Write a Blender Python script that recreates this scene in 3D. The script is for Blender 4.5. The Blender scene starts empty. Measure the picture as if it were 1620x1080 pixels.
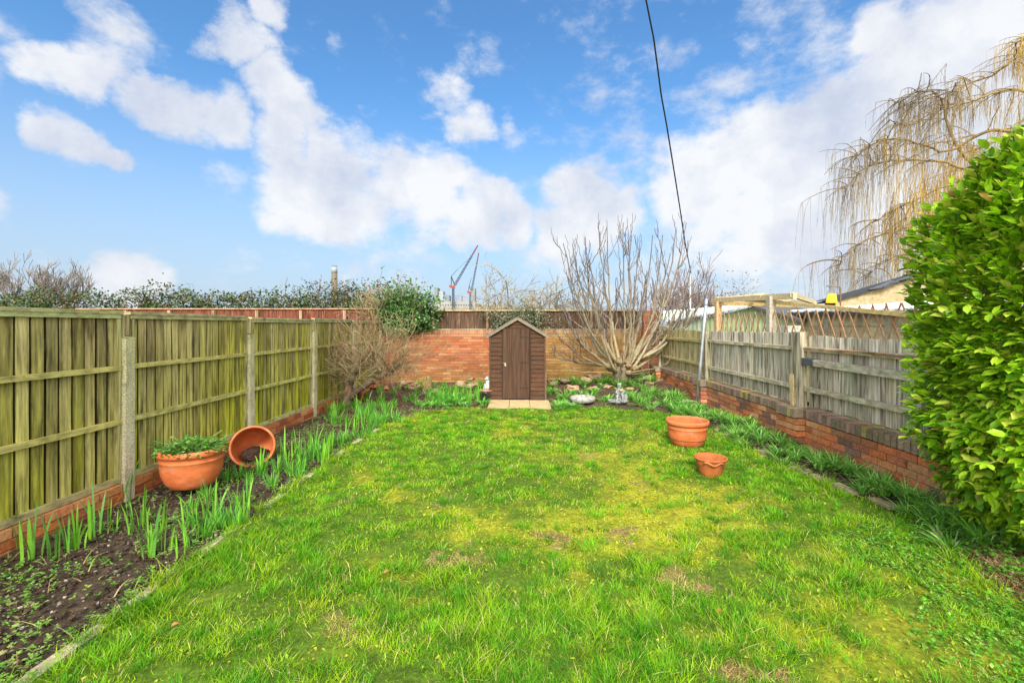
import bpy, math, random
import numpy as np
from mathutils import Vector, Matrix

random.seed(7)
rng = np.random.default_rng(7)
col = bpy.context.scene.collection
R = math.radians
U = random.uniform
F_PX, VX, VY, CH = 720.0, 820.0, 515.0, 1.6


def P(px, py, Y):
    """world point whose direction from the garden's viewpoint was measured in the photograph"""
    return Vector(((px - VX) * Y / F_PX, Y, CH - (py - VY) * Y / F_PX))


def G(px, py, z=0.0):
    """point on ground of height z"""
    Y = (CH - z) * F_PX / (py - VY)
    return Vector(((px - VX) * Y / F_PX, Y, z))


# ------------------------------------------------------------------ noise
_T = rng.random((256, 256))


def vnoise(x, y, o=0):
    x = np.asarray(x, float) + o * 17.3
    y = np.asarray(y, float) + o * 31.7
    xi = np.floor(x).astype(int); yi = np.floor(y).astype(int)
    fx = x - xi; fy = y - yi
    fx = fx * fx * (3 - 2 * fx); fy = fy * fy * (3 - 2 * fy)
    a = _T[xi % 256, yi % 256]; b = _T[(xi + 1) % 256, yi % 256]
    c = _T[xi % 256, (yi + 1) % 256]; d = _T[(xi + 1) % 256, (yi + 1) % 256]
    return (a * (1 - fx) + b * fx) * (1 - fy) + (c * (1 - fx) + d * fx) * fy


def fbm(x, y, o=0, n=4):
    s = 0; a = .5; t = 0
    for i in range(n):
        s = s + a * vnoise(x * 2 ** i, y * 2 ** i, o + i); t += a; a *= .5
    return s / t


def sstep(a, b, x):
    t = np.clip((x - a) / (b - a), 0, 1)
    return t * t * (3 - 2 * t)


def lerp(a, b, t):
    return a + (b - a) * t


def mixc(a, b, t):
    return tuple(a[i] + (b[i] - a[i]) * t for i in range(3))


def vary(c, v=.15, h=.04):
    k = U(1 - v, 1 + v)
    return tuple(max(0, x * k * U(1 - h, 1 + h)) for x in c)


# ------------------------------------------------------------------ mesh builder
class MB:
    def __init__(s):
        s.v = []; s.c = []; s.f = []; s.n = 0; s.blocks = []

    def add(s, verts, faces, c=(1, 1, 1)):
        n = s.n
        s.v.extend(verts)
        if len(c) and not isinstance(c[0], (tuple, list)):
            s.c.extend([tuple(c)] * len(verts))
        else:
            s.c.extend(c)
        for f in faces:
            s.f.append([i + n for i in f])
        s.n += len(verts)

    def addnp(s, V, F, C):
        s.blocks.append((V.reshape(-1, 3), F.reshape(-1, F.shape[-1]), C.reshape(-1, 3)))

    def box(s, c, size, color=(1, 1, 1), M=None, jit=0, c2=None, segz=1):
        x, y, z = [q / 2 for q in size]
        vs = []; cs = []
        for k in range(segz + 1):
            zz = -z + 2 * z * k / segz
            for (a, b) in ((-x, -y), (x, -y), (x, y), (-x, y)):
                p = Vector((a + U(-jit, jit), b + U(-jit, jit), zz + U(-jit, jit)))
                if M is not None: p = M @ p
                vs.append((p.x + c[0], p.y + c[1], p.z + c[2]))
                cs.append(color if c2 is None else mixc(color, c2, k / segz))
        fs = [(3, 2, 1, 0)]
        for k in range(segz):
            b = 4 * k
            for i in range(4):
                j = (i + 1) % 4
                fs.append((b + i, b + j, b + 4 + j, b + 4 + i))
        b = 4 * segz
        fs.append((b, b + 1, b + 2, b + 3))
        s.add(vs, fs, cs)

    def bar(s, a, b, w, h, color=(1, 1, 1), up=(0, 0, 1), jit=0):
        a = Vector(a); b = Vector(b); d = b - a
        L = d.length; d.normalize()
        u = Vector(up); sd = d.cross(u)
        if sd.length < 1e-4: sd = d.cross(Vector((1, 0, 0)))
        sd.normalize(); u = sd.cross(d)
        M = Matrix((sd, d, u)).transposed()
        s.box((a + b) / 2, (w, L, h), color, M, jit)

    def tube(s, pts, rad, n=6, c=(1, 1, 1), cap=True, c2=None):
        m = len(pts)
        if isinstance(rad, (int, float)): rad = [rad] * m
        vs = []; cs = []
        prev = None
        for i in range(m):
            p = Vector(pts[i])
            d = Vector(pts[min(i + 1, m - 1)]) - Vector(pts[max(i - 1, 0)])
            if d.length < 1e-9: d = Vector((0, 0, 1))
            d.normalize()
            if prev is None:
                a = d.cross(Vector((0.3, 0.2, 1)))
                if a.length < .05: a = d.cross(Vector((1, 0, 0)))
            else:
                a = prev - d * prev.dot(d)
            a.normalize(); prev = a
            b = d.cross(a)
            cc = c if c2 is None else mixc(c, c2, i / (m - 1))
            for k in range(n):
                t = 2 * math.pi * k / n
                q = p + (a * math.cos(t) + b * math.sin(t)) * rad[i]
                vs.append((q.x, q.y, q.z)); cs.append(cc)
        fs = []
        for i in range(m - 1):
            for k in range(n):
                k2 = (k + 1) % n
                fs.append((i * n + k, i * n + k2, (i + 1) * n + k2, (i + 1) * n + k))
        if cap:
            fs.append(tuple(range(n))[::-1]); fs.append(tuple((m - 1) * n + k for k in range(n)))
        s.add(vs, fs, cs)

    def lathe(s, prof, n=32, c=(1, 1, 1), o=(0, 0, 0), sx=1, sy=1, fn=None):
        vs = []; cs = []
        for (r, z) in prof:
            for k in range(n):
                t = 2 * math.pi * k / n
                p = Vector((r * math.cos(t) * sx, r * math.sin(t) * sy, z))
                if fn: p = fn(p, t)
                vs.append((p.x + o[0], p.y + o[1], p.z + o[2])); cs.append(c)
        fs = []
        for i in range(len(prof) - 1):
            for k in range(n):
                k2 = (k + 1) % n
                fs.append((i * n + k, i * n + k2, (i + 1) * n + k2, (i + 1) * n + k))
        s.add(vs, fs, cs)

    def blob(s, c, r, color=(1, 1, 1), sub=(10, 14), jit=0, flat=1, o=0):
        """lumpy rounded stone"""
        rx, ry, rz = (r, r, r) if isinstance(r, (int, float)) else r
        nu, nv = sub
        vs = []
        for i in range(nu + 1):
            ph = math.pi * i / nu
            for j in range(nv):
                th = 2 * math.pi * j / nv
                d = (math.sin(ph) * math.cos(th), math.sin(ph) * math.sin(th), math.cos(ph))
                k = 1
                if jit:
                    k = 1 + jit * (float(vnoise(d[0] * 1.7 + 9 + o, d[1] * 1.7 + d[2] * 2.1 + 9, 3)) * 2 - 1) + jit * .4 * (float(vnoise(d[0] * 4 + 9 + o, d[1] * 4 + d[2] * 5 + 9, 5)) * 2 - 1)
                vs.append((c[0] + d[0] * rx * k, c[1] + d[1] * ry * k, c[2] + d[2] * rz * k))
        fs = []
        for i in range(nu):
            for j in range(nv):
                j2 = (j + 1) % nv
                fs.append((i * nv + j, (i + 1) * nv + j, (i + 1) * nv + j2, i * nv + j2))
        s.add(vs, fs, color)

    def build(s, name, mat, parent=None, smooth=False, origin=None, local=False):
        Vs = []; Cs = []; off = 0; loops = []; starts = []; tot = []
        if s.n:
            Vs.append(np.array(s.v, dtype=np.float32).reshape(-1, 3)); Cs.append(np.array(s.c, dtype=np.float32).reshape(-1, 3))
            ln = np.array([len(f) for f in s.f], dtype=np.int32)
            loops.append(np.array([i for f in s.f for i in f], dtype=np.int32)); tot.append(ln)
            off = s.n
        for (V, F, C) in s.blocks:
            Vs.append(V.astype(np.float32)); Cs.append(C.astype(np.float32))
            loops.append((F + off).astype(np.int32).ravel()); tot.append(np.full(len(F), F.shape[1], dtype=np.int32))
            off += len(V)
        V = np.concatenate(Vs); C = np.concatenate(Cs); Lp = np.concatenate(loops); T = np.concatenate(tot)
        if parent is not None:
            base = Vector((0, 0, 0)); q = parent
            while q is not None:
                base += q.location; q = q.parent
            org = base
            if local: org = Vector((0, 0, 0))
        elif local:
            org = Vector((0, 0, 0))
        else:
            org = Vector(((V[:, 0].min() + V[:, 0].max()) / 2, (V[:, 1].min() + V[:, 1].max()) / 2, V[:, 2].min())) if origin is None else Vector(origin)
        V = V - np.array(org, dtype=np.float32)
        me = bpy.data.meshes.new(name)
        me.vertices.add(len(V)); me.vertices.foreach_set('co', V.ravel())
        me.loops.add(len(Lp)); me.loops.foreach_set('vertex_index', Lp)
        me.polygons.add(len(T))
        st = np.concatenate(([0], np.cumsum(T)[:-1])).astype(np.int32)
        me.polygons.foreach_set('loop_start', st); me.polygons.foreach_set('loop_total', T)
        me.polygons.foreach_set('use_smooth', np.full(len(T), smooth, dtype=bool))
        at = me.color_attributes.new('Col', 'FLOAT_COLOR', 'POINT')
        at.data.foreach_set('color', np.concatenate([C, np.ones((len(C), 1), np.float32)], 1).astype(np.float32).ravel())
        me.update(calc_edges=True); me.validate()
        me.materials.append(mat)
        o = bpy.data.objects.new(name, me); col.objects.link(o)
        if parent is not None: o.parent = parent
        elif not local: o.location = org
        return o


def tag(o, label=None, cat=None, group=None, kind=None):
    if label: o['label'] = label
    if cat: o['category'] = cat
    if group: o['group'] = group
    if kind: o['kind'] = kind
    return o


def thing(name, label, cat, loc, group=None, rz=0):
    o = bpy.data.objects.new(name, None); col.objects.link(o)
    o.empty_display_size = .1
    o.location = loc; o.rotation_euler[2] = rz
    return tag(o, label, cat, group)


def dup(o, loc, rz=0, sc=1, label=None, group=None):
    c = o.copy(); col.objects.link(c)
    c.location = loc; c.rotation_euler[2] = rz; c.scale = (sc, sc, sc) if isinstance(sc, (int, float)) else sc
    if label: c['label'] = label
    if group: c['group'] = group
    return c


# ------------------------------------------------------------------ materials
def mat(name, rough=.8, ns=(8, 8, 8), contrast=.4, bump=.3, bdist=.01, detail=6, second=None, trans=0.0, metallic=0.0, spec=.12, base=None, third=None):
    m = bpy.data.materials.new(name); m.use_nodes = True
    nt = m.node_tree; N = nt.nodes; L = nt.links
    for n in list(N): N.remove(n)
    out = N.new('ShaderNodeOutputMaterial'); bs = N.new('ShaderNodeBsdfPrincipled')
    bs.inputs['Roughness'].default_value = rough; bs.inputs['Metallic'].default_value = metallic
    bs.inputs['Specular IOR Level'].default_value = spec
    if base is None:
        at = N.new('ShaderNodeAttribute'); at.attribute_name = 'Col'; c = at.outputs['Color']
    else:
        at = N.new('ShaderNodeRGB'); at.outputs[0].default_value = (*base, 1); c = at.outputs[0]
    tc = N.new('ShaderNodeTexCoord'); mp = N.new('ShaderNodeMapping'); mp.inputs['Scale'].default_value = ns
    L.new(tc.outputs['Object'], mp.inputs['Vector'])
    no = N.new('ShaderNodeTexNoise'); no.inputs['Scale'].default_value = 1; no.inputs['Detail'].default_value = detail; no.inputs['Roughness'].default_value = .65
    L.new(mp.outputs[0], no.inputs['Vector'])
    for sec in (second, third):
        if sec:
            c2, sc2, lo, hi, amt = sec
            m2 = N.new('ShaderNodeMapping'); m2.inputs['Scale'].default_value = sc2 if isinstance(sc2, tuple) else (sc2,) * 3
            L.new(tc.outputs['Object'], m2.inputs['Vector'])
            n2 = N.new('ShaderNodeTexNoise'); n2.inputs['Scale'].default_value = 1; n2.inputs['Detail'].default_value = 7; n2.inputs['Roughness'].default_value = .6
            L.new(m2.outputs[0], n2.inputs['Vector'])
            r2 = N.new('ShaderNodeMapRange'); r2.inputs['From Min'].default_value = lo; r2.inputs['From Max'].default_value = hi; r2.inputs['To Max'].default_value = amt
            L.new(n2.outputs['Fac'], r2.inputs['Value'])
            mx = N.new('ShaderNodeMix'); mx.data_type = 'RGBA'; L.new(r2.outputs[0], mx.inputs['Factor'])
            L.new(c, mx.inputs['A']); mx.inputs['B'].default_value = (*c2, 1)
            c = mx.outputs['Result']
    if contrast:
        mr = N.new('ShaderNodeMapRange'); mr.inputs['From Min'].default_value = .3; mr.inputs['From Max'].default_value = .7
        mr.inputs['To Min'].default_value = 1 - contrast; mr.inputs['To Max'].default_value = 1 + contrast * .7
        L.new(no.outputs['Fac'], mr.inputs['Value'])
        mu = N.new('ShaderNodeVectorMath'); mu.operation = 'SCALE'; L.new(c, mu.inputs[0]); L.new(mr.outputs[0], mu.inputs['Scale'])
        c = mu.outputs[0]
    L.new(c, bs.inputs['Base Color'])
    if bump:
        bp = N.new('ShaderNodeBump'); bp.inputs['Strength'].default_value = bump; bp.inputs['Distance'].default_value = bdist
        L.new(no.outputs['Fac'], bp.inputs['Height']); L.new(bp.outputs[0], bs.inputs['Normal'])
    sh = bs.outputs[0]
    if trans:
        tr = N.new('ShaderNodeBsdfTranslucent'); L.new(c, tr.inputs['Color'])
        ms = N.new('ShaderNodeMixShader'); ms.inputs['Fac'].default_value = trans
        L.new(sh, ms.inputs[1]); L.new(tr.outputs[0], ms.inputs[2]); sh = ms.outputs[0]
    L.new(sh, out.inputs['Surface'])
    return m


M_BOARD = mat('weathered_board', .85, (34, 34, 2.0), .75, .4, .006, second=((.07, .052, .03), (10, 10, 2.2), .50, .70, .8), third=((.55, .48, .34), (16, 16, 2.6), .58, .76, .5))
M_RAIL = mat('weathered_rail', .85, (9, 9, 26), .5, .4, .006, second=((.05, .045, .02), 7, .56, .72, .6))
M_GREY = mat('silvered_board', .88, (42, 42, 1.8), .8, .45, .006, second=((.06, .05, .04), (15, 15, 2.0), .50, .68, .85), third=((.66, .58, .48), (22, 22, 2.4), .56, .74, .6))
M_CONC = mat('exposed_aggregate_concrete', .9, (90, 90, 90), .55, .5, .004, detail=3, second=((.10, .10, .05), 6, .5, .75, .6))
M_BRICK = mat('clay_brick', .9, (38, 38, 38), .42, .5, .005, second=((.05, .045, .03), 8, .60, .78, .6), third=((.5, .40, .26), 13, .64, .8, .5))
M_MORTAR = mat('mortar', .95, (40, 40, 40), .4, .4, .004, base=(.26, .20, .13))
M_BROWN = mat('brown_painted_timber', .72, (5, 5, 45), .42, .3, .004, second=((.30, .23, .17), (5, 5, 50), .64, .76, .6), third=((.05, .045, .03), (3, 3, 3), .5, .7, .5))
M_DOOR = mat('brown_painted_door', .68, (30, 30, 1.6), .48, .25, .004, second=((.24, .19, .15), 9, .68, .82, .45))
M_FELT = mat('roofing_felt', .9, (60, 60, 60), .3, .4, .004)
M_TIMB = mat('timber', .8, (20, 20, 20), .35, .25, .004)
M_TERRA = mat('terracotta_plastic', .66, (9, 9, 16), .22, .12, .004, second=((.66, .36, .24), (5, 5, 9), .52, .78, .5), third=((.16, .09, .05), (6, 6, 10), .58, .74, .45), spec=.3)
M_CLAY = mat('old_terracotta', .8, (14, 14, 14), .35, .25, .004, second=((.10, .06, .04), (7, 7, 5), .50, .72, .6), spec=.25)
M_SOIL = mat('soil', .95, (45, 45, 45), .7, .9, .03, detail=8, second=((.11, .085, .05), 14, .55, .72, .7), third=((.03, .022, .017), 3.5, .45, .65, .5))
M_LAWN = mat('lawn_soil', .95, (30, 30, 30), .5, .8, .02, detail=8)
M_LAND = mat('rough_land', .95, (1.5, 1.5, 1.5), .4, .3, .02, base=(.10, .12, .04), second=((.16, .12, .07), .4, .45, .6, .7))
M_GRASS = mat('grass_blade', .7, (3, 3, 3), .0, 0, trans=.28, spec=.12)
M_LEAF = mat('leaf', .45, (30, 30, 30), .15, 0, trans=.28, spec=.3)
M_GLOSS = mat('glossy_hedge_leaf', .42, (25, 25, 25), .22, 0, trans=.40, spec=.35)
M_BARK = mat('bark', .9, (18, 18, 18), .4, .5, .006)
M_TWIG = mat('twig', .85, (10, 10, 10), .25, 0)
M_STONE = mat('stone', .92, (16, 16, 16), .4, .6, .012, second=((.10, .11, .05), 7, .55, .7, .5))
M_SLAB = mat('sandstone_slab', .88, (9, 9, 9), .25, .3, .004, second=((.30, .20, .10), 5, .56, .7, .5), third=((.10, .09, .05), 12, .64, .76, .6))
M_STEEL = mat('galvanised_steel', .45, (12, 12, 12), .22, .05, .002, metallic=.75, second=((.33, .30, .28), 9, .6, .75, .6))
M_SHEET = mat('corrugated_sheet', .7, (3, 3, 3), .18, .1, .004, second=((.30, .30, .20), (2, 2, 6), .55, .75, .45))
M_PLASTER = mat('weathered_concrete_wall', .92, (10, 10, 10), .35, .3, .006, second=((.20, .17, .10), 3, .5, .68, .6))
M_PAINT = mat('plain_paint', .6, (5, 5, 5), .1, 0)
M_STAT = mat('painted_stone_ornament', .85, (30, 30, 30), .3, .3, .004, second=((.10, .11, .11), 17, .54, .64, .85))
M_RUBBER = mat('cable_sheath', .5, (5, 5, 5), .1, 0, base=(.025, .03, .04))
M_CAT = mat('painted_cat', .8, (25, 25, 25), .2, .2, .003, base=(.42, .45, .45), second=((.16, .18, .18), 12, .56, .66, .8))
M_FIG = mat('carved_figure', .85, (30, 30, 30), .3, .3, .004, base=(.30, .31, .31), second=((.05, .055, .06), 19, .50, .58, .9))
M_BLACKP = mat('black_glazed', .3, (20, 20, 20), .3, .1, .003, spec=.5)

# ------------------------------------------------------------------ vectorised blades and leaves


def blades(mb, pos, ang, h, w, bend, c0, c1, K=2, droop=None, p=1.8, prof='grass'):
    n = len(pos)
    hd = np.stack([np.cos(ang), np.sin(ang), np.zeros(n)], 1)
    tw = rng.uniform(-.9, .9, n)
    sd = np.stack([-np.sin(ang + tw), np.cos(ang + tw), np.zeros(n)], 1)
    if droop is None: droop = np.zeros(n)
    rows = []; cs = []
    for i in range(K + 1):
        s = i / K
        z = h * (s - droop * s ** 2.4)
        c = pos + hd * (bend * h * s ** p)[:, None]
        c = c.copy(); c[:, 2] += z
        if prof == 'grass': ww = w * (1 - s) ** .6
        elif prof == 'iris': ww = w * (min(1, .75 + s) * (1 - s ** 5))
        else: ww = w * (1 - s ** 3.5)
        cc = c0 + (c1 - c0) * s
        if i < K:
            rows.append(c - sd * (ww / 2)[:, None]); rows.append(c + sd * (ww / 2)[:, None]); cs += [cc, cc]
        else:
            rows.append(c); cs.append(cc)
    V = np.stack(rows, 1); C = np.stack(cs, 1)
    m = V.shape[1]
    tri = []
    for i in range(K - 1):
        a = 2 * i
        tri += [(a, a + 1, a + 3), (a, a + 3, a + 2)]
    tri.append((2 * K - 2, 2 * K - 1, 2 * K))
    T = np.array(tri)[None] + (np.arange(n) * m)[:, None, None]
    mb.addnp(V.reshape(-1, 3), T.reshape(-1, 3), C.reshape(-1, 3))


def leaves(mb, pos, d, up, L, W, c, fold=.15, oval=False, curl=.15):
    n = len(pos)
    d = d / np.linalg.norm(d, axis=1, keepdims=True)
    s = np.cross(up, d); s /= (np.linalg.norm(s, axis=1, keepdims=True) + 1e-9)
    u = np.cross(d, s)
    if oval:
        tpl = [(0, 0, 0), (.28, -.43, .5), (.68, -.45, .4), (1, 0, -1), (.68, .45, .4), (.28, .43, .5), (.33, 0, 0), (.7, 0, -.3)]
        tri = [(0, 6, 1), (1, 6, 7), (1, 7, 2), (2, 7, 3), (3, 7, 4), (4, 7, 6), (4, 6, 5), (5, 6, 0)]
    else:
        tpl = [(0, 0, 0), (.45, -.5, .5), (1, 0, -1), (.45, .5, .5), (.5, 0, 0)]
        tri = [(0, 4, 1), (1, 4, 2), (2, 4, 3), (3, 4, 0)]
    rows = []
    for (a, b, k) in tpl:
        zz = fold * W * (k if k > 0 else 0) + (k * curl * L if k < 0 else 0)
        rows.append(pos + d * (a * L)[:, None] + s * (b * W)[:, None] + u * zz[:, None])
    V = np.stack(rows, 1); m = V.shape[1]
    T = np.array(tri)[None] + (np.arange(n) * m)[:, None, None]
    mb.addnp(V.reshape(-1, 3), T.reshape(-1, 3), np.repeat(c[:, None, :], m, 1).reshape(-1, 3))


def pal(n, cols, w=None, v=.2):
    cols = np.array(cols, float)
    if w is None: w = np.ones(len(cols))
    idx = rng.choice(len(cols), n, p=np.array(w) / sum(w))
    return cols[idx] * rng.uniform(1 - v, 1 + v, (n, 1)) * rng.uniform(.95, 1.05, (n, 3))


def rdir(n):
    d = rng.normal(size=(n, 3)); return d / np.linalg.norm(d, axis=1, keepdims=True)


# ------------------------------------------------------------------ branching
def branch(mb, p, d, L, r, lvl, K, tips=None, n0=5, up=.15, wob=.18, kids=(3, 5), klen=(.45, .75), kang=(25, 55), c=(.3, .25, .2), c2=(.3, .25, .2), sides=None, kstart=.3, droop=0, rmin=.003, taper=.45, forkup=0):
    p = Vector(p); d = Vector(d).normalized()
    pts = [p.copy()]; rr = [r]
    for i in range(n0):
        d = (d + Vector((U(-wob, wob), U(-wob, wob), U(-wob, wob) + up / n0 * 2 - droop / n0 * 2))).normalized()
        p = p + d * (L / n0)
        pts.append(p.copy()); rr.append(max(rmin, r * lerp(1, taper, (i + 1) / n0)))
    t0 = (K - lvl) / K; t1 = (K - lvl + 1) / K
    mb.tube(pts, rr, sides or (7 if lvl == K else 5 if lvl == K - 1 and K > 2 else 3), mixc(c, c2, t0), cap=False, c2=mixc(c, c2, min(1, t1)))
    if tips is not None and lvl <= 1: tips.append((pts[-1], d.copy()))
    if lvl > 1:
        for k in range(random.randint(*kids)):
            t = U(kstart, 1.0)
            i = min(int(t * n0), n0 - 1); f = t * n0 - i
            q = pts[i].lerp(pts[i + 1], f)
            dd = (pts[i + 1] - pts[i]).normalized()
            ax = dd.orthogonal().normalized(); ax.rotate(Matrix.Rotation(U(0, 6.283), 3, dd))
            nd = dd.copy(); nd.rotate(Matrix.Rotation(R(U(*kang)), 3, ax)); nd.z += forkup
            branch(mb, q, nd, L * U(*klen), max(rmin, rr[i] * U(.5, .7)), lvl - 1, K, tips, max(3, n0 - 1), up, wob, kids, klen, kang, c, c2, sides, kstart, droop, rmin, taper, forkup)


# ------------------------------------------------------------------ ground
GX0, GX1, GY0, GY1 = -3.66, 3.60, .6, 12.60
Lk = np.array([(0, -2.2), (2, -2.17), (6, -2.19), (7, -2.12), (7.8, -1.95), (8.3, -1.7), (8.62, -1.2), (9, 0)])
Rk = np.array([(0, 3.4), (2.15, 3.3), (2.45, 2.85), (2.8, 2.82), (3.2, 3.02), (3.6, 3.17), (4.3, 3.08), (5, 2.99), (5.8, 2.9), (6.6, 2.93), (8.0, 2.75), (8.45, 2.3), (8.72, 1.4), (9, 0)])


def edgeL(y): return np.interp(y, Lk[:, 0], Lk[:, 1])
def edgeR(y): return np.interp(y, Rk[:, 0], Rk[:, 1])


def inlawn(x, y, m=0.0):
    wob = (fbm(x * 3, y * 3, 41) - .5) * .16
    return (x > edgeL(y) + m + wob) & (x < edgeR(y) - m - wob) & (y < 8.66 - m + wob)


def gz(x, y):
    x = np.asarray(x, float); y = np.asarray(y, float)
    z = .10 * sstep(0, .22, x - edgeR(y)) * (y < 8.7) + .03 * (fbm(x * 1.3, y * 1.3, 1) - .5)
    z = z + .10 * sstep(9.4, 11.2, y) * sstep(.3, 1.4, x) + .05 * sstep(9, 11, y) + .10 * sstep(8.4, 9.2, y) * sstep(2.6, 3.2, x)
    return z


BARE = [(G(725, 890), .20, .6), (G(870, 852), .13, 1), (G(995, 850), .17, 1), (G(1082, 925), .20, .9), (G(545, 1000), .2, .45), (G(925, 727), .17, 1),
        (G(892, 697), .15, .7), (G(1195, 1075), .13, 1), (G(800, 640 + 100), .1, .4), (G(560, 790), .1, .4), (G(1160, 800), .1, .7), (G(700, 800), .12, .4), (G(1250, 730), .15, .7), (G(1010, 770), .12, .5)]


def bare(x, y):
    b = np.zeros_like(x)
    wx = x + (fbm(x * 9, y * 9, 51) - .5) * .5; wy = y + (fbm(x * 9, y * 9, 57) - .5) * .5
    for (p, r, a) in BARE:
        r = r * .9
        d = np.hypot((wx - p.x), (wy - p.y) * 1.15) / r
        b = np.maximum(b, a * (1 - sstep(.4, 1.15, d)))
    return b


def moss(x, y):
    m = sstep(.44, .84, fbm(x * 1.5 + 3, y * 1.5, 21, 4) * .62 + .38 * fbm(x * 7, y * 7, 27, 3) + .20 * np.exp(-((x - 1.3) ** 2 / 1.8 + (y - 4.4) ** 2 / 2.6)) - .05 + .06 * np.exp(-((x - .9) ** 2 / 1.0 + (y - 3.0) ** 2 / .6)))
    return m


def lush(x, y):
    return np.clip(sstep(.42, .68, fbm(x * 1.9, y * 1.9, 31, 4) + .16 * np.exp(-((x + .1) ** 2 / 1.0 + (y - 2.5) ** 2 / .5)) - .03 * (y - 3)), 0, 1)


def grid_sheet(name, mask, zoff, colf, m, step, kind='structure'):
    xs = np.arange(GX0, GX1 + step * .5, step); ys = np.arange(GY0, GY1 + step * .5, step)
    X, Y = np.meshgrid(xs, ys); Z = gz(X, Y) + zoff(X, Y)
    V = np.stack([X, Y, Z], -1).reshape(-1, 3)
    ny, nx = X.shape
    i = np.arange(ny - 1)[:, None] * nx + np.arange(nx - 1)[None]
    F = np.stack([i, i + 1, i + nx + 1, i + nx], -1).reshape(-1, 4)
    if mask is not None:
        cx = (X[:-1, :-1] + step / 2).ravel(); cy = (Y[:-1, :-1] + step / 2).ravel()
        F = F[mask(cx, cy)]
        used = np.unique(F); mp = -np.ones(len(V), int); mp[used] = np.arange(len(used))
        V = V[used]; F = mp[F]
    C = colf(V[:, 0], V[:, 1])
    b = MB(); b.addnp(V, F, C)
    return tag(b.build(name, m, smooth=True, local=True), kind=kind)


def soil_col(x, y):
    c = np.array([.085, .060, .042])[None] * (0.7 + .7 * fbm(x * 5, y * 5, 3))[:, None]
    red = np.array([.15, .085, .055])
    t = (sstep(6.8, 8.5, y) * sstep(.38, .6, fbm(x * 6, y * 6, 8)))[:, None] * .8
    c = c * (1 - t) + red * t
    # dry brown mound near the hedge
    t = (sstep(.75, .1, np.hypot(x - 3.15, (y - 2.75) * .8)))[:, None]
    return c * (1 - t) + np.array([.27, .15, .075]) * t


def lawn_col(x, y):
    m = moss(x, y)[:, None]; b = bare(x, y)[:, None]
    g = np.array([.075, .13, .012]) * (.7 + .6 * fbm(x * 9, y * 9, 5))[:, None]
    ms = np.array([.30, .29, .02]) * (.6 + .8 * fbm(x * 14, y * 14, 6))[:, None]
    s = np.array([.26, .18, .085]) * (.45 + 1.0 * fbm(x * 30, y * 30, 7))[:, None]
    c = g * (1 - m) + ms * m
    return c * (1 - b) + s * b


b = MB(); b.add([(-900, -60, -.06), (900, -60, -.06), (900, 1400, -.06), (-900, 1400, -.06)], [(0, 1, 2, 3)])
tag(b.build('ground', M_LAND, local=True), kind='structure')
grid_sheet('soil', None, lambda x, y: .022 * (fbm(x * 14, y * 14, 2, 3) - .5) + .012 * (fbm(x * 38, y * 38, 9, 2) - .5) - .012, soil_col, M_SOIL, .045)
grid_sheet('lawn', lambda x, y: inlawn(x, y), lambda x, y: .012 + .02 * fbm(x * 5, y * 5, 4), lawn_col, M_LAWN, .04)


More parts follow.
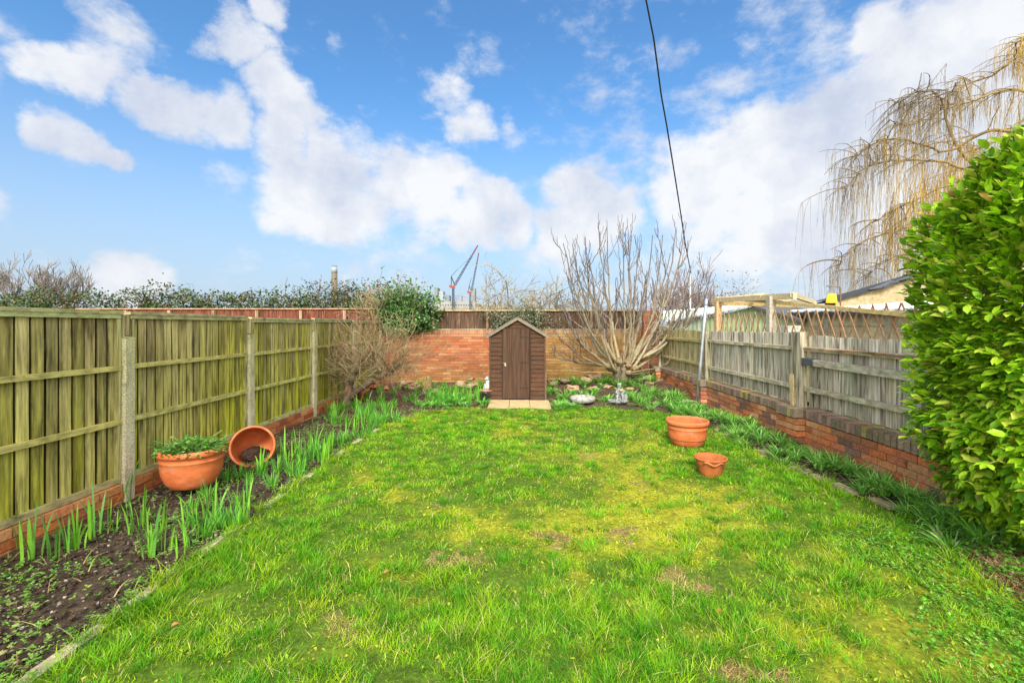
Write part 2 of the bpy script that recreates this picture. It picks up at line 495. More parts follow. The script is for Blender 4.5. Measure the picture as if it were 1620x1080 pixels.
# ------------------------------------------------------------------ grass on the lawn
def lawn_grass():
    mb = MB()
    bands = [(1.15, 2.6, 13000, .0034), (2.6, 4.0, 9500, .0042), (4.0, 6.0, 6500, .0056), (6.0, 8.75, 3800, .0082)]
    for (y0, y1, dens, w) in bands:
        n = int((y1 - y0) * 5.9 * dens)
        x = rng.uniform(-2.5, 3.45, n); y = rng.uniform(y0, y1, n)
        k = inlawn(x, y, -.07) & (np.abs(x) < y * 1.25 + .35)
        x, y = x[k], y[k]
        m = moss(x, y); l = lush(x, y); b_ = bare(x, y)
        tuft = sstep(.35, .72, fbm(x * 6.5, y * 6.5, 61, 3)); fine = fbm(x * 22, y * 22, 64, 2)
        keep = rng.random(len(x)) < (1 - .38 * m * (1 - tuft)) * (1 - .72 * b_) * (.34 + .7 * np.maximum(tuft, l)) * (.45 + .9 * fine)
        x, y, m, l, b_, tuft = [a[keep] for a in (x, y, m, l, b_, tuft)]
        n = len(x)
        h = (.017 + .020 * tuft + .016 * l * (.3 + tuft)) * rng.uniform(.5, 1.5, n) * (1 - .45 * m) * (1 - .5 * b_)
        edge = np.exp(-((x - edgeL(y)) / .13) ** 2) * sstep(.35, .5, fbm(x * 4, y * 4, 77)) + .7 * np.exp(-((x - edgeR(y)) / .12) ** 2)
        h = h * (1 + 1.1 * edge)
        c_l = np.array([.060, .25, .006]); c_f = np.array([.28, .50, .010]); c_m = np.array([.54, .56, .018]); c_s = np.array([.62, .52, .22])
        f = np.clip(.35 * l + .30 * tuft + .9 * sstep(.38, .66, fbm(x * 11, y * 11, 66, 3)) - .22 + rng.normal(0, .16, n), 0, 1)[:, None]
        c = c_f * (1 - f) + c_l * f
        mm = np.clip(m * .85 + .55 * (fbm(x * 16, y * 16, 68, 2) - .5) + rng.normal(0, .12, n), 0, 1)[:, None]
        c = c * (1 - mm) + c_m * mm
        st = (rng.random(n) < (.07 + .10 * m + .75 * b_))[:, None]
        c = np.where(st, c_s, c) * rng.uniform(.58, 1.38, (n, 1))
        ang = fbm(x * 2.2, y * 2.2, 71, 3) * 14 + rng.normal(0, 1.7, n)
        pos = np.stack([x, y, gz(x, y) + .012], 1)
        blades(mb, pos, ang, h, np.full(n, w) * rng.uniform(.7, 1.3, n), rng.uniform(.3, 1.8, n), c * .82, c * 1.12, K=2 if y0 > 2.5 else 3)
    # longer radiating tufts
    n = 2700
    tx = rng.uniform(-2.3, 3.2, n); ty = 1.3 + 7.3 * rng.random(n) ** 1.25
    k = inlawn(tx, ty, .04) & (rng.random(n) < .25 + .6 * lush(tx, ty)) & (bare(tx, ty) < .3); tx, ty = tx[k], ty[k]
    nb = 42; sz = np.repeat(rng.uniform(.6, 1.35, len(tx)), nb)
    a = rng.uniform(0, 6.283, len(tx) * nb); r_ = rng.random(len(a)) ** .7 * .045 * sz
    x = np.repeat(tx, nb) + np.cos(a) * r_; y = np.repeat(ty, nb) + np.sin(a) * r_
    c = np.repeat(pal(len(tx), [(.065, .25, .010), (.11, .34, .012), (.18, .44, .016), (.05, .20, .015)], [3, 3, 2, 1], .12), nb, 0) * rng.uniform(.75, 1.25, (len(a), 1))
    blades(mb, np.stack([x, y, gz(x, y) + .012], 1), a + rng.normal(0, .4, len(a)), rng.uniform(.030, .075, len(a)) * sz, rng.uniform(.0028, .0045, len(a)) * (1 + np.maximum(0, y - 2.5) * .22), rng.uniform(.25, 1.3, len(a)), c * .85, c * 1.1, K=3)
    # flat dead thatch over the worn patches
    for (p, r, a) in BARE:
        n = int(9000 * r * r * 12 / max(1, p.y * .5))
        x = p.x + rng.normal(0, r * .62, n); y = p.y + rng.normal(0, r * .55, n)
        k = inlawn(x, y, .03) & (rng.random(n) < 1.3 * bare(x, y) + .05); x, y = x[k], y[k]; n = len(x)
        c = pal(n, [(.50, .38, .15), (.34, .22, .09), (.16, .10, .05), (.24, .34, .03)], [3, 3, 3, 2], .25)
        blades(mb, np.stack([x, y, gz(x, y) + .016], 1), rng.uniform(0, 6.28, n), rng.uniform(.006, .022, n), rng.uniform(.003, .005, n) * (1 + p.y * .15), rng.uniform(1.2, 3.5, n), c, c, K=2, p=1.1)
    return tag(mb.build('grass', M_GRASS, local=True), kind='stuff')


lawn_grass()

# moss cushions and clover leaves low in the sward
mb = MB()
n = 42000
x = rng.uniform(-2.3, 3.3, n); y = 1.4 + 7.2 * rng.random(n) ** 1.4
k = inlawn(x, y, .02) & (rng.random(n) < .12 + moss(x, y)) & (rng.random(n) > bare(x, y))
x, y = x[k], y[k]; n = len(x)
d = rdir(n); d[:, 2] = np.abs(d[:, 2]) * .4; up = rdir(n) * .4 + np.array([0, 0, 1.])
leaves(mb, np.stack([x, y, gz(x, y) + .016 + rng.uniform(0, .016, n)], 1), d, up, rng.uniform(.010, .024, n) * (1 + y * .08), rng.uniform(.008, .016, n) * (1 + y * .08), pal(n, [(.36, .42, .025), (.22, .34, .02), (.45, .43, .06), (.12, .24, .03)], [4, 3, 1, 1.5]))
tag(mb.build('moss', M_LEAF, local=True), kind='stuff')


# ------------------------------------------------------------------ weeds, litter
def weeds(name, fn, n, box, cols, wts, size, rough=.03):
    mb = MB()
    x = rng.uniform(box[0], box[1], n); y = rng.uniform(box[2], box[3], n)
    k = fn(x, y); x, y = x[k], y[k]
    # each seed a little rosette of leaves
    q = 6
    nn = len(x)
    X = np.repeat(x, q); Y = np.repeat(y, q)
    a = rng.uniform(0, 6.283, nn)[:, None] + np.arange(q)[None] * 6.283 / q + rng.normal(0, .25, (nn, q)); a = a.ravel()
    L = np.repeat(rng.uniform(.6, 1.4, nn), q) * size * rng.uniform(.7, 1.2, nn * q)
    d = np.stack([np.cos(a), np.sin(a), rng.uniform(.05, .7, nn * q)], 1)
    up = np.tile(np.array([0, 0, 1.]), (nn * q, 1)) + rng.normal(0, .15, (nn * q, 3))
    c = np.repeat(pal(nn, cols, wts), q, 0) * rng.uniform(.85, 1.15, (nn * q, 1))
    leaves(mb, np.stack([X, Y, gz(X, Y) + .004 + rng.uniform(0, rough, nn * q)], 1), d, up, L, L * .55, c)
    return tag(mb.build(name, M_LEAF, local=True), kind='stuff')


inbed = lambda x, y: ~inlawn(x, y, -.03)
weeds('small_weeds', lambda x, y: inbed(x, y) & (x < 0) & (rng.random(len(x)) < sstep(.40, .62, fbm(x * 3.2, y * 3.2, 81)) * .9 + .12) & (x > -3.5) & ~((y > 8.5) & (x > -.75)), 9500, (-3.55, -1.2, 1.6, 9.3),
      [(.10, .27, .03), (.17, .36, .05), (.24, .36, .08), (.30, .30, .12)], [3, 3, 2, 1], .020)
weeds('low_weeds', lambda x, y: inbed(x, y) & (x > .6) & (rng.random(len(x)) < sstep(.35, .6, fbm(x * 4, y * 4, 85)) * .8 + .1), 7000, (.7, 3.5, 2.0, 9.3),
      [(.10, .24, .03), (.17, .32, .05), (.28, .34, .10), (.34, .30, .14)], [3, 3, 2, 1], .024)
weeds('clover', lambda x, y: (x > 2.2 + .25 * np.sin(y * 5)) & (np.hypot(x - 3.0, (y - 2.5)) < 1.1), 3600, (1.6, 3.35, 1.3, 3.6),
      [(.09, .30, .02), (.16, .40, .03), (.25, .42, .08)], [3, 3, 1], .022, .05)

mb = MB()   # leaf litter and chips on the soil
n = 7500
x = rng.uniform(-3.5, 3.5, n); y = rng.uniform(1.8, 12.3, n)
k = inbed(x, y) & (rng.random(n) < .35 + .65 * sstep(6.5, 8.5, y)); x, y = x[k], y[k]; n = len(x)
x = np.concatenate([x, rng.normal(3.10, .2, 900)]); y = np.concatenate([y, rng.normal(2.95, .38, 900)]); n = len(x)
kk = x < 3.5; x, y = x[kk], y[kk]; n = len(x)
d = rdir(n); d[:, 2] *= .25
L = rng.uniform(.012, .034, n)
leaves(mb, np.stack([x, y, gz(x, y) + .008 + rng.uniform(0, .012, n)], 1), d, rdir(n) * .5 + np.array([0, 0, 1.]), L, L * rng.uniform(.4, .8, n),
       pal(n, [(.24, .13, .07), (.34, .22, .13), (.12, .07, .045), (.45, .36, .24)], [4, 3, 3, 1], .3), fold=.4)
tag(mb.build('leaf_litter', M_LEAF, local=True), kind='stuff')
mb = MB(); n = 5200
x = rng.normal(3.02, .20, n); y = rng.normal(2.72, .26, n); k = inbed(x, y) & (x < 3.5); x, y = x[k], y[k]; n = len(x)
c = pal(n, [(.42, .25, .12), (.55, .38, .20), (.26, .14, .07)], None, .3)
blades(mb, np.stack([x, y, gz(x, y) + .01], 1), rng.uniform(0, 6.28, n), rng.uniform(.006, .025, n), rng.uniform(.003, .006, n), rng.uniform(1, 4, n), c, c, K=2, p=1.1)
tag(mb.build('dry_thatch', M_GRASS, local=True), kind='stuff')

mb = MB()   # crumbly clods
for i in range(4200):
    if i % 3: xx, yy = U(-3.55, -2.2), 1.7 + 7 * random.random() ** 1.4
    else: xx, yy = U(2.9, 3.5), U(2.3, 8.5)
    if inlawn(np.array([xx]), np.array([yy]), -.02)[0]: continue
    r = U(.004, .013)
    mb.box((xx, yy, float(gz(xx, yy)) + r * .1), (r * 2, r * 1.7, r * 1.3), vary((.085, .058, .040), .35), Matrix.Rotation(U(0, 3), 3, 'Z') @ Matrix.Rotation(U(-.6, .6), 3, 'X'), r * .45)
tag(mb.build('soil_clods', M_SOIL, local=True), kind='stuff')

mb = MB()   # stone chips in the soil
for i in range(900):
    xx, yy = U(-3.5, -2.2), 1.7 + 5.5 * random.random() ** 1.3
    r = U(.003, .008)
    mb.box((xx, yy, float(gz(xx, yy)) + r * .3), (r * 2, r * 1.6, r * 1.2), vary(random.choice([(.20, .18, .16), (.12, .10, .09), (.16, .13, .1), (.36, .32, .28)])), Matrix.Rotation(U(0, 3), 3, 'Z') @ Matrix.Rotation(U(-.5, .5), 3, 'X'), r * .3)
tag(mb.build('gravel_chips', M_STONE, local=True), kind='stuff')


# ------------------------------------------------------------------ brickwork
def bricks(mb, mo, a, d, nrm, length, z0, nc, colf, depth=.1, bl=.215, bh=.065, j=.010, off=0):
    a = Vector(a); d = Vector(d).normalized(); nrm = Vector(nrm).normalized()
    M = Matrix((d, nrm, Vector((0, 0, 1)))).transposed()
    for r in range(nc):
        t = -((bl + j) / 2 if r % 2 else 0)
        z = z0 + r * (bh + j) + bh / 2
        while t < length - .02:
            t0 = max(t, 0); t1 = min(t + bl, length)
            if t1 - t0 > .03:
                c = a + d * (t0 + t1) / 2 - nrm * (depth / 2 - U(0, .006)); c.z = z + a.z
                mb.box(c, (t1 - t0, depth, bh), colf(t0, z), M, .0022)
            t += bl + j
    c = a + d * length / 2 - nrm * (depth / 2 + .006); c.z = a.z + z0 + nc * (bh + j) / 2 - j / 2
    mo.box(c, (length - .004, depth - .006, nc * (bh + j) - j - .004), (1, 1, 1), M)


def orange(t, z):
    return vary(random.choice([(.52, .17, .06), (.50, .20, .08), (.42, .13, .06), (.55, .25, .11), (.34, .12, .06)]), .2, .08)


def rightb(t, z):
    if random.random() < .12: return vary((.20, .11, .08), .2)
    return vary(random.choice([(.50, .15, .06), (.50, .19, .08), (.40, .14, .065), (.52, .25, .12), (.34, .14, .08)]), .2, .08)


def backb(t, z):
    X = -3.66 + t
    c = random.choice([(.31, .11, .05), (.35, .145, .065), (.26, .09, .042), (.38, .20, .10), (.29, .12, .06)])
    if X < -.7: c = mixc(c, (.46, .12, .05), .35 * float(sstep(.3, 1.2, z)))
    g = float(sstep(-.9, 1.2, X)) * .55 + float(sstep(.7, .1, z)) * .35
    c = mixc(c, (.34, .24, .06), min(.8, g) * U(.5, 1.1))
    if z > 1.38: c = mixc(c, (.40, .26, .17), .45)
    return vary(c, .16, .06)


# ------------------------------------------------------------------ left fence on its brick base
FXL = -3.67
postY = [2.30, 4.23, 6.17, 8.09, 10.03, 11.95]
fl = thing('panel_fence', 'algae stained featheredge timber panel fence between concrete posts along the left side', 'fence', (FXL, 7, 0))
GREEN = (.40, .41, .022); GREYW = (.50, .43, .20)


def fence_panel(y0, y1, idx):
    z0, z1 = .20, 1.70 + U(-.01, .015)
    bd = MB(); n = 17; w = (y1 - y0) / n
    for i in range(n):
        y = y0 + w * (i + .5)
        g0 = .05 + .75 * float(fbm(y * 1.9, .3, 90)) + U(-.32, .32)
        lo = mixc(GREYW, GREEN, min(1, g0 + .35)); hi = mixc(mixc(GREYW, (.26, .19, .10), U(0, .8)), GREEN, min(1, max(0, g0 - (.25 if idx else .35))))
        k = U(.66, 1.20)
        th = R(-3 + U(-1, 1))
        M = Matrix.Rotation(th, 3, 'Z')
        bd.box((FXL - .008 + U(-.002, .002), y + U(-.003, .003), (z0 + z1) / 2), (.008, w - U(.020, .028), z1 - z0), tuple(q * k for q in lo), M, .0015, c2=tuple(q * k for q in hi), segz=4)
    bd.box((FXL - .040, (y0 + y1) / 2, (z0 + z1) / 2), (.012, y1 - y0, z1 - z0 - .02), (.075, .062, .02))  # dark sheet added behind the boards, its colour painting the shade in the gaps
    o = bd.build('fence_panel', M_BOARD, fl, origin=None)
    r = MB(); e = (.52, .47, .16)
    for z in (1.215, .72):
        r.bar((FXL + .018, y0, z + U(-.004, .004)), (FXL + .018, y1, z + U(-.004, .004)), .036, .045, vary(e, .1), jit=.002)
    r.build('rail', M_RAIL, o)
    r = MB(); r.bar((FXL + .012, y0, z0 - .012), (FXL + .012, y1, z0 - .012), .034, .05, vary((.40, .36, .17)), jit=.002); r.build('bottom_rail', M_RAIL, o)
    r = MB(); r.bar((FXL + .004, y0 - .02, z1 + .008), (FXL + .004, y1 + .02, z1 + .008), .062, .030, vary((.42, .40, .20)), jit=.002)
    r.bar((FXL + .014, y0, z1 - .026), (FXL + .014, y1, z1 - .026), .03, .04, vary((.40, .40, .20)), jit=.002); r.build('cap_rail', M_RAIL, o)
    for yy in (y0 + .02, y1 - .02):
        r = MB(); r.bar((FXL + .012, yy, z0), (FXL + .012, yy, z1 - .05), .034, .036, vary((.40, .38, .17)), up=(0, 1, 0), jit=.002); r.build('end_batten', M_BOARD, o)


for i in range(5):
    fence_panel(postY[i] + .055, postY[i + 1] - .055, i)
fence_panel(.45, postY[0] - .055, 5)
for i, y in enumerate(postY):
    m_ = MB(); zt = 1.475 + U(-.01, .015)
    m_.box((FXL + .015, y, zt / 2 - .05), (.10, .10, zt + .1), (.62, .56, .43), None, .003, c2=(.54, .51, .30), segz=6)
    m_.box((FXL + .015, y, zt + .006), (.085, .085, .012), (.34, .35, .18), None, .004)
    m_.build('concrete_post', M_CONC, fl)
    m_ = MB(); m_.box((FXL - .004, y, (zt + 1.70) / 2 + .01), (.05, .088, 1.70 - zt - .02), vary((.40, .35, .18)), None, .002); m_.build('filler_batten', M_BOARD, fl)

w = thing('brick_plinth', 'low orange brick plinth under the left timber fence panels', 'wall', (FXL, 6.5, 0))
bk = MB(); mo = MB()
for i in range(-1, 5):
    a = .5 if i < 0 else postY[i] + .055; bq = postY[i + 1] - .055
    bricks(bk, mo, (FXL + .055, a, -.06), (0, 1, 0), (1, 0, 0), bq - a, 0, 3, orange, depth=.1)
bk.build('brickwork', M_BRICK, w); mo.build('mortar', M_MORTAR, w)

# ------------------------------------------------------------------ back wall
w = thing('brick_wall', 'weathered red and yellow brick garden wall across the far end', 'wall', (0, 12.65, 0))
bk = MB(); mo = MB()
bricks(bk, mo, (-3.66, 12.6, -.05), (1, 0, 0), (0, -1, 0), 7.2, 0, 19, backb)
t = 0
while t < 7.15:   # brick on edge top course
    bk.box((-3.66 + t + .034, 12.655, 1.375 + .055), (.064, .112, .106), backb(t, 1.42), None, .003); t += .0745
mo.box((-.08, 12.664, 1.42), (7.1, .09, .085))
bk.build('brickwork', M_BRICK, w); mo.build('mortar', M_MORTAR, w)
p_ = MB(); q_ = MB()
for s_ in range(27):
    for kx in range(2):
        p_.box((3.60 + (.11 if (kx ^ (s_ & 1)) else -.11) * .98, 12.42, .0 + s_ * .075 + .03), (.205, .215, .065), vary(random.choice([(.40, .13, .07), (.34, .12, .07), (.45, .2, .1)]), .2), None, .003)
q_.box((3.60, 12.42, 1.0), (.40, .20, 2.0))
w = thing('brick_pier', 'tall narrow brick pier in the far right corner behind the bare tree', 'wall', (3.6, 12.42, 0))
p_.build('brickwork', M_BRICK, w); q_.build('mortar', M_MORTAR, w)

# dark fence on top of the wall
w = thing('dark_board_fence', 'dark brown board fence standing on top of the back brick wall', 'fence', (0, 12.72, 1.48))
bd = MB(); x = -2.36
while x < 3.4:
    bd.box((x + .055, 12.72 + U(-.003, .003), 1.74), (.112, .016, .52), vary((.10, .058, .038), .25), Matrix.Rotation(R(3), 3, 'Z'), .002, c2=vary((.085, .05, .034), .2), segz=2); x += .105
bd.build('board_panel', M_BOARD, w)
rl = MB(); rl.bar((-2.4, 12.70, 2.025), (3.45, 12.70, 2.025), .08, .035, (.40, .31, .18), jit=.004); rl.build('cap_rail', M_RAIL, w)
rl = MB(); rl.bar((-2.4, 12.675, 1.497), (3.42, 12.675, 1.497), .05, .022, (.34, .31, .22), jit=.004); rl.build('bottom_rail', M_RAIL, w)
for xp in (-2.37, -.86, .58, 2.03, 3.36):
    q_ = MB(); q_.box((xp, 12.655, 1.62 if xp > -2 else 1.6), (.06, .06, .76 if xp > -2 else .80), vary((.27, .18, .11)), None, .003); q_.build('post', M_BOARD, w)

# reddish fence running on to the left
w = thing('red_brown_fence', 'long reddish brown board fence seen over the left fence', 'fence', (-6.5, 12.9, 0))
bd = MB(); x = -12.5
while x < -2.45:
    bd.box((x + .055, 12.9 + U(-.003, .003), 1.0), (.112, .016, 2.1), vary((.17, .055, .035), .2), Matrix.Rotation(R(3), 3, 'Z'), .002); x += .105
bd.build('board_panel', M_BOARD, w)
rl = MB(); rl.bar((-12.5, 12.88, 2.075), (-2.42, 12.88, 2.075), .08, .035, (.42, .26, .18), jit=.004); rl.build('cap_rail', M_RAIL, w)
x = -12.3
while x < -2.4:
    q_ = MB(); q_.box((x, 12.83, 1.0), (.08, .08, 2.06), vary((.38, .24, .15)), None, .003); q_.build('post', M_BOARD, w); x += 1.235

# ------------------------------------------------------------------ right: low wall with brick-on-edge coping, fence above
FXR = 3.67
w = thing('low_brick_wall', 'low red brick retaining wall with mossy upright coping under the right fence', 'wall', (FXR, 7, 0))
bk = MB(); mo = MB(); cp = MB()
WX = 3.56
bricks(bk, mo, (WX, .8, .0), (0, 1, 0), (-1, 0, 0), 11.7, -.005, 6, rightb)
y = .8
while y < 12.45:
    c = random.choice([(.22, .16, .11), (.26, .18, .12), (.17, .13, .09), (.26, .17, .13)])
    if random.random() < .10: c = (.34, .27, .09)
    cp.box((WX + .100, y + .034, .502 + U(-.003, .003)), (.215 + U(-.004, .004), .064, .106), vary(c, .2), None, .003); y += .0755
mo.box((WX + .102, 6.6, .495), (.19, 11.5, .088))
bk.build('brickwork', M_BRICK, w); cp.build('coping', M_BRICK, w); mo.build('mortar', M_MORTAR, w)
for yp in (5.87, 8.80, 11.6):
    pk = MB()
    for s_ in range(7):
        for ky in range(2):
            z = -.005 + s_ * .075 + .0325
            if s_ < 6: pk.box((WX - .045, yp + (ky - .5) * .222, z), (.14, .212, .065), rightb(0, z), None, .003)
    for ky in range(5):
        pk.box((WX - .05, yp - .16 + ky * .078, .505), (.15, .066, .108), vary((.24, .18, .13) if ky != 1 else (.30, .25, .10), .2), None, .003)
    pk.build('pier', M_BRICK, w)

w = thing('silvered_board_fence', 'silver grey weathered board fence above the low brick wall on the right', 'fence', (FXR, 7, .56))
for (y0, y1, tone, seg) in ((3.02 - 2.2, 2.86, 0, 0), (3.0, 5.80, 0, 1), (5.98, 8.74, 0, 2), (8.86, 11.62, 1, 3)):
    bd = MB(); y = y0; i = 0
    while y < y1 - .01:
        wd = min(U(.085, .115), y1 - y)
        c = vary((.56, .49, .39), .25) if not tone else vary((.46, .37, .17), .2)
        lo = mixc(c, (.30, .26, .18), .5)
        zt = (1.47 if y < 5.9 else 1.50) + U(-.012, .012)
        zb = .575 + U(0, .02)
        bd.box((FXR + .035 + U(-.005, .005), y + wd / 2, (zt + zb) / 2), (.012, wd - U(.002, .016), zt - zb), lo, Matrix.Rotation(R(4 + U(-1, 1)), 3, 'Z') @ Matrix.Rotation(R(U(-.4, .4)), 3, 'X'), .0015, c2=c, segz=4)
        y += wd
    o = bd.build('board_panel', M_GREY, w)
    rails = [(1.305, .055), (.80, .055)]
    if seg == 3: rails = [(1.29, .06), (.83, .05)]
    for (z, h) in rails:
        r = MB(); cc = (.44, .38, .27) if not tone else (.38, .33, .14)
        pts = 8
        for k in range(pts):
            ya = lerp(y0, y1, k / pts); yb = lerp(y0, y1, (k + 1) / pts)
            r.bar((FXR - .005, ya, z - .002), (FXR - .005, yb, z + U(-.002, .002)), .06, h * (U(.8, 1) if z > 1 else 1), vary(cc, .12), jit=.003)
        r.build('rail', M_RAIL, o)
    if seg == 1:
        r = MB(); r.bar((FXR - .02, y0, 1.11), (FXR - .02, y1 - .18, 1.145), .07, .075, (.46, .41, .31), jit=.002); r.build('extra_rail', M_RAIL, o)
        r = MB(); r.bar((FXR - .025, y1 - .22, 1.142), (FXR - .025, y1 + .02, 1.150), .085, .085, (.16, .18, .21), jit=.001); r.build('metal_bracket', M_STEEL, o)
        r = MB()
        for k in range(14):
            ya = U(y0, y1 - .7); r.bar((FXR - .04 + U(-.01, 0), ya, 1.315 + U(-.02, .02)), (FXR - .04, ya + U(.3, .9), 1.31 + U(-.02, .02)), .006, .012, vary((.36, .20, .10), .3), jit=.002)
        r.build('splintered_edge', M_RAIL, o)
r = MB(); r.box((FXR - .035, 5.84, 1.02), (.085, .085, 1.0), (.40, .35, .25), None, .003, segz=3); r.build('post', M_GREY, w)
r = MB(); r.box((FXR - .02, 5.955, 1.17), (.085, .085, .70), (.33, .29, .19), None, .003, segz=3); r.build('post', M_GREY, w)
r = MB(); r.box((FXR - .035, 5.99, .74), (.08, .07, .45), (.56, .42, .22), None, .008, segz=4); r.build('pebble_concrete_stub', M_CONC, w)
for yp in (2.93, 8.80, 11.68):
    r = MB(); r.box((FXR - .03, yp, 1.0), (.09, .10, .98), vary((.36, .31, .20)), None, .003, segz=3); r.build('post', M_GREY, w)

# ------------------------------------------------------------------ shed
SX, SY = -.02, 9.70
sh = thing('garden_shed', 'small brown painted timber shed with felted pitched roof and plank door', 'shed', (SX, SY, 0))
HW = .57; EZ = 1.42; AZ = 1.76; SD = 1.75; BZ = .03
BR = (.080, .038, .022)
cl = MB(); z = BZ; rowh = .0935; i = 0
while z < AZ - .05:
    z2 = min(z + rowh, AZ)
    if z < EZ: hw0 = HW
    else: hw0 = HW * (AZ - z) / (AZ - EZ)
    hw1 = HW if z2 < EZ else HW * (AZ - z2) / (AZ - EZ)
    for (xa0, xb0, xa1, xb1) in (((-hw0, -.315, -hw1, -.315), (.27, hw0, .27, hw1)) if z < 1.50 else ((-hw0, hw0, -hw1, hw1),)):
        if abs(xa0) < .27 and z < 1.50: continue
        if z < 1.50: xa1 = min(xa1, xb1); xb1 = max(xa1, xb1)
        c = vary(BR, .12, .04)
        yo = SY - .022; yi = SY - .004
        cl.add([(SX + xa0, yo, z), (SX + xb0, yo, z), (SX + xb1, yi, z2), (SX + xa1, yi, z2), (SX + xa0, SY + .005, z), (SX + xb0, SY + .005, z), (SX + xb1, SY + .005, z2), (SX + xa1, SY + .005, z2)],
               [(0, 1, 2, 3), (4, 5, 1, 0), (3, 2, 6, 7), (0, 3, 7, 4), (1, 5, 6, 2)], c)
    z = z2
cl.box((SX, SY + SD, (EZ + BZ) / 2), (2 * HW, .02, EZ - BZ), BR)
cl.add([(SX - HW, SY + SD, EZ), (SX + HW, SY + SD, EZ), (SX, SY + SD, AZ)], [(0, 1, 2)], BR)
for sgn in (-1, 1):
    z = BZ
    while z < EZ - .02:
        z2 = z + rowh
        xo = SX + sgn * (HW + .02); xi = SX + sgn * (HW + .003); c = vary(BR, .12)
        cl.add([(xo, SY, z), (xo, SY + SD, z), (xi, SY + SD, z2), (xi, SY, z2), (SX + sgn * HW, SY, z), (SX + sgn * HW, SY + SD, z)], [(0, 1, 2, 3), (4, 5, 1, 0)], c)
        z = z2
cl.build('wall_cladding', M_BROWN, sh)
tr = MB()
for sgn in (-1, 1):
    tr.box((SX + sgn * (HW + .012), SY - .022, (EZ + BZ) / 2 - .01), (.035, .03, EZ - BZ - .03), vary((.09, .05, .032)), None, .002)
tr.box((SX - .32, SY - .026, .80), (.022, .02, 1.50), vary((.05, .03, .02)), None, .001)
tr.box((SX + .277, SY - .026, .80), (.016, .02, 1.50), vary((.05, .03, .02)), None, .001)
tr.box((SX - .02, SY - .026, 1.548), (.62, .022, .02), vary((.05, .03, .02)), None, .001)
tr.build('corner_trim', M_BROWN, sh)
dr = MB(); k = 6; dw = .565
for i in range(k):
    dr.box((SX - .305 + dw / k * (i + .5), SY - .030, .79), (dw / k - .003, .022, 1.49), vary((.078, .042, .027), .06), None, .001)
do = dr.build('door', M_DOOR, sh)
h_ = MB(); h_.box((SX - .265, SY - .046, .80), (.05, .008, .022), (.45, .42, .38)); h_.box((SX - .255, SY - .049, .765), (.032, .014, .042), (.62, .55, .42), None, .001)
h_.box((SX - .325, SY - .044, .805), (.06, .006, .014), (.10, .08, .06)); h_.build('latch', M_STEEL, do)
for zz in (1.36, .82, .28):
    h_ = MB(); h_.box((SX + .17, SY - .0435, zz), (.24, .006, .026), (.045, .03, .022)); h_.build('hinge', M_PAINT, do)
rf = MB()
ang = math.atan2(AZ - EZ, HW)
for sgn in (-1, 1):
    L_ = .70 / 1; ex = sgn * .665; ez = AZ + .035 - abs(ex) * math.tan(ang)
    y0, y1 = SY - .075, SY + SD + .06
    p = [(SX, y0, AZ + .035), (SX + ex, y0, ez), (SX + ex, y1, ez), (SX, y1, AZ + .035)]
    q = [(a, b_, c_ - .022) for (a, b_, c_) in p]
    rf.add(p + q, [(0, 1, 2, 3), (7, 6, 5, 4), (0, 4, 5, 1), (1, 5, 6, 2), (2, 6, 7, 3)], (.15, .14, .11))
ro = rf.build('roof', M_FELT, sh)
bb = MB()
for sgn in (-1, 1):
    ex = sgn * .655; ez = AZ - .012 - abs(ex) * math.tan(ang)
    bb.bar((SX, SY - .066, AZ - .012), (SX + ex, SY - .066, ez), .018, .050, (.20, .165, .125), up=(0, 0, 1), jit=.001)
bb.build('bargeboard', M_TIMB, ro)
fb = MB()
for xx in (-.45, 0, .45): fb.box((SX + xx, SY + SD / 2, .012), (.06, SD - .04, .05), (.12, .09, .07))
fb.box((SX + HW + .035, SY + .02, .30), (.02, .025, .60), (.40, .26, .14)); fb.build('floor_bearer', M_TIMB, sh)

# paving slabs in front of the door: three separate slabs
for i, (xa, xb, lb) in enumerate(((-.585, -.185, 'left sandstone slab of the three before the shed door'), (-.178, .225, 'middle sandstone slab of the three before the shed door'), (.232, .63, 'right sandstone slab of the three before the shed door'))):
    s_ = MB(); s_.box(((xa + xb) / 2, 9.16, .0), (xb - xa, .88, .07), vary((.44, .32, .17), .08), None, .005, segz=1)
    o = s_.build('paving_slab', M_SLAB); tag(o, lb, 'paving slab', 'slabs in front of the shed')

# ------------------------------------------------------------------ pots
TC = (.56, .145, .045)


def bigpot(name, label, loc, r, h, rz=0, sx=1, sy=1, tilt=None, soil=.75, c=TC):
    t = thing(name, label, 'plant pot', loc, None, rz)
    m_ = MB()
    prof = [(0, 0), (.60 * r, 0), (.645 * r, .008), (.76 * r, .14 * h), (.86 * r, .34 * h), (.905 * r, .55 * h), (.915 * r, .69 * h), (.93 * r, .70 * h), (.93 * r, .715 * h), (.918 * r, .725 * h), (.925 * r, .84 * h), (.965 * r, .845 * h),
            (.99 * r, .86 * h), (1.0 * r, .90 * h), (1.0 * r, .95 * h), (.985 * r, .985 * h), (.96 * r, h), (.92 * r, h), (.895 * r, .985 * h), (.885 * r, .9 * h), (.86 * r, .6 * h), (.78 * r, .3 * h), (.6 * r, .03 * h), (0, .03 * h)]
    m_.lathe(prof, 48, c, sx=sx, sy=sy)
    body = m_.build('pot_body', M_TERRA, t, smooth=True, local=True)
    if soil:
        s_ = MB(); s_.lathe([(.87 * r, soil * h), (.5 * r, (soil + .04) * h), (0, (soil + .05) * h)], 28, (.06, .042, .03), sx=sx, sy=sy); s_.build('soil_fill', M_SOIL, t, smooth=True, local=True)
    if tilt: t.rotation_euler = tilt
    return t


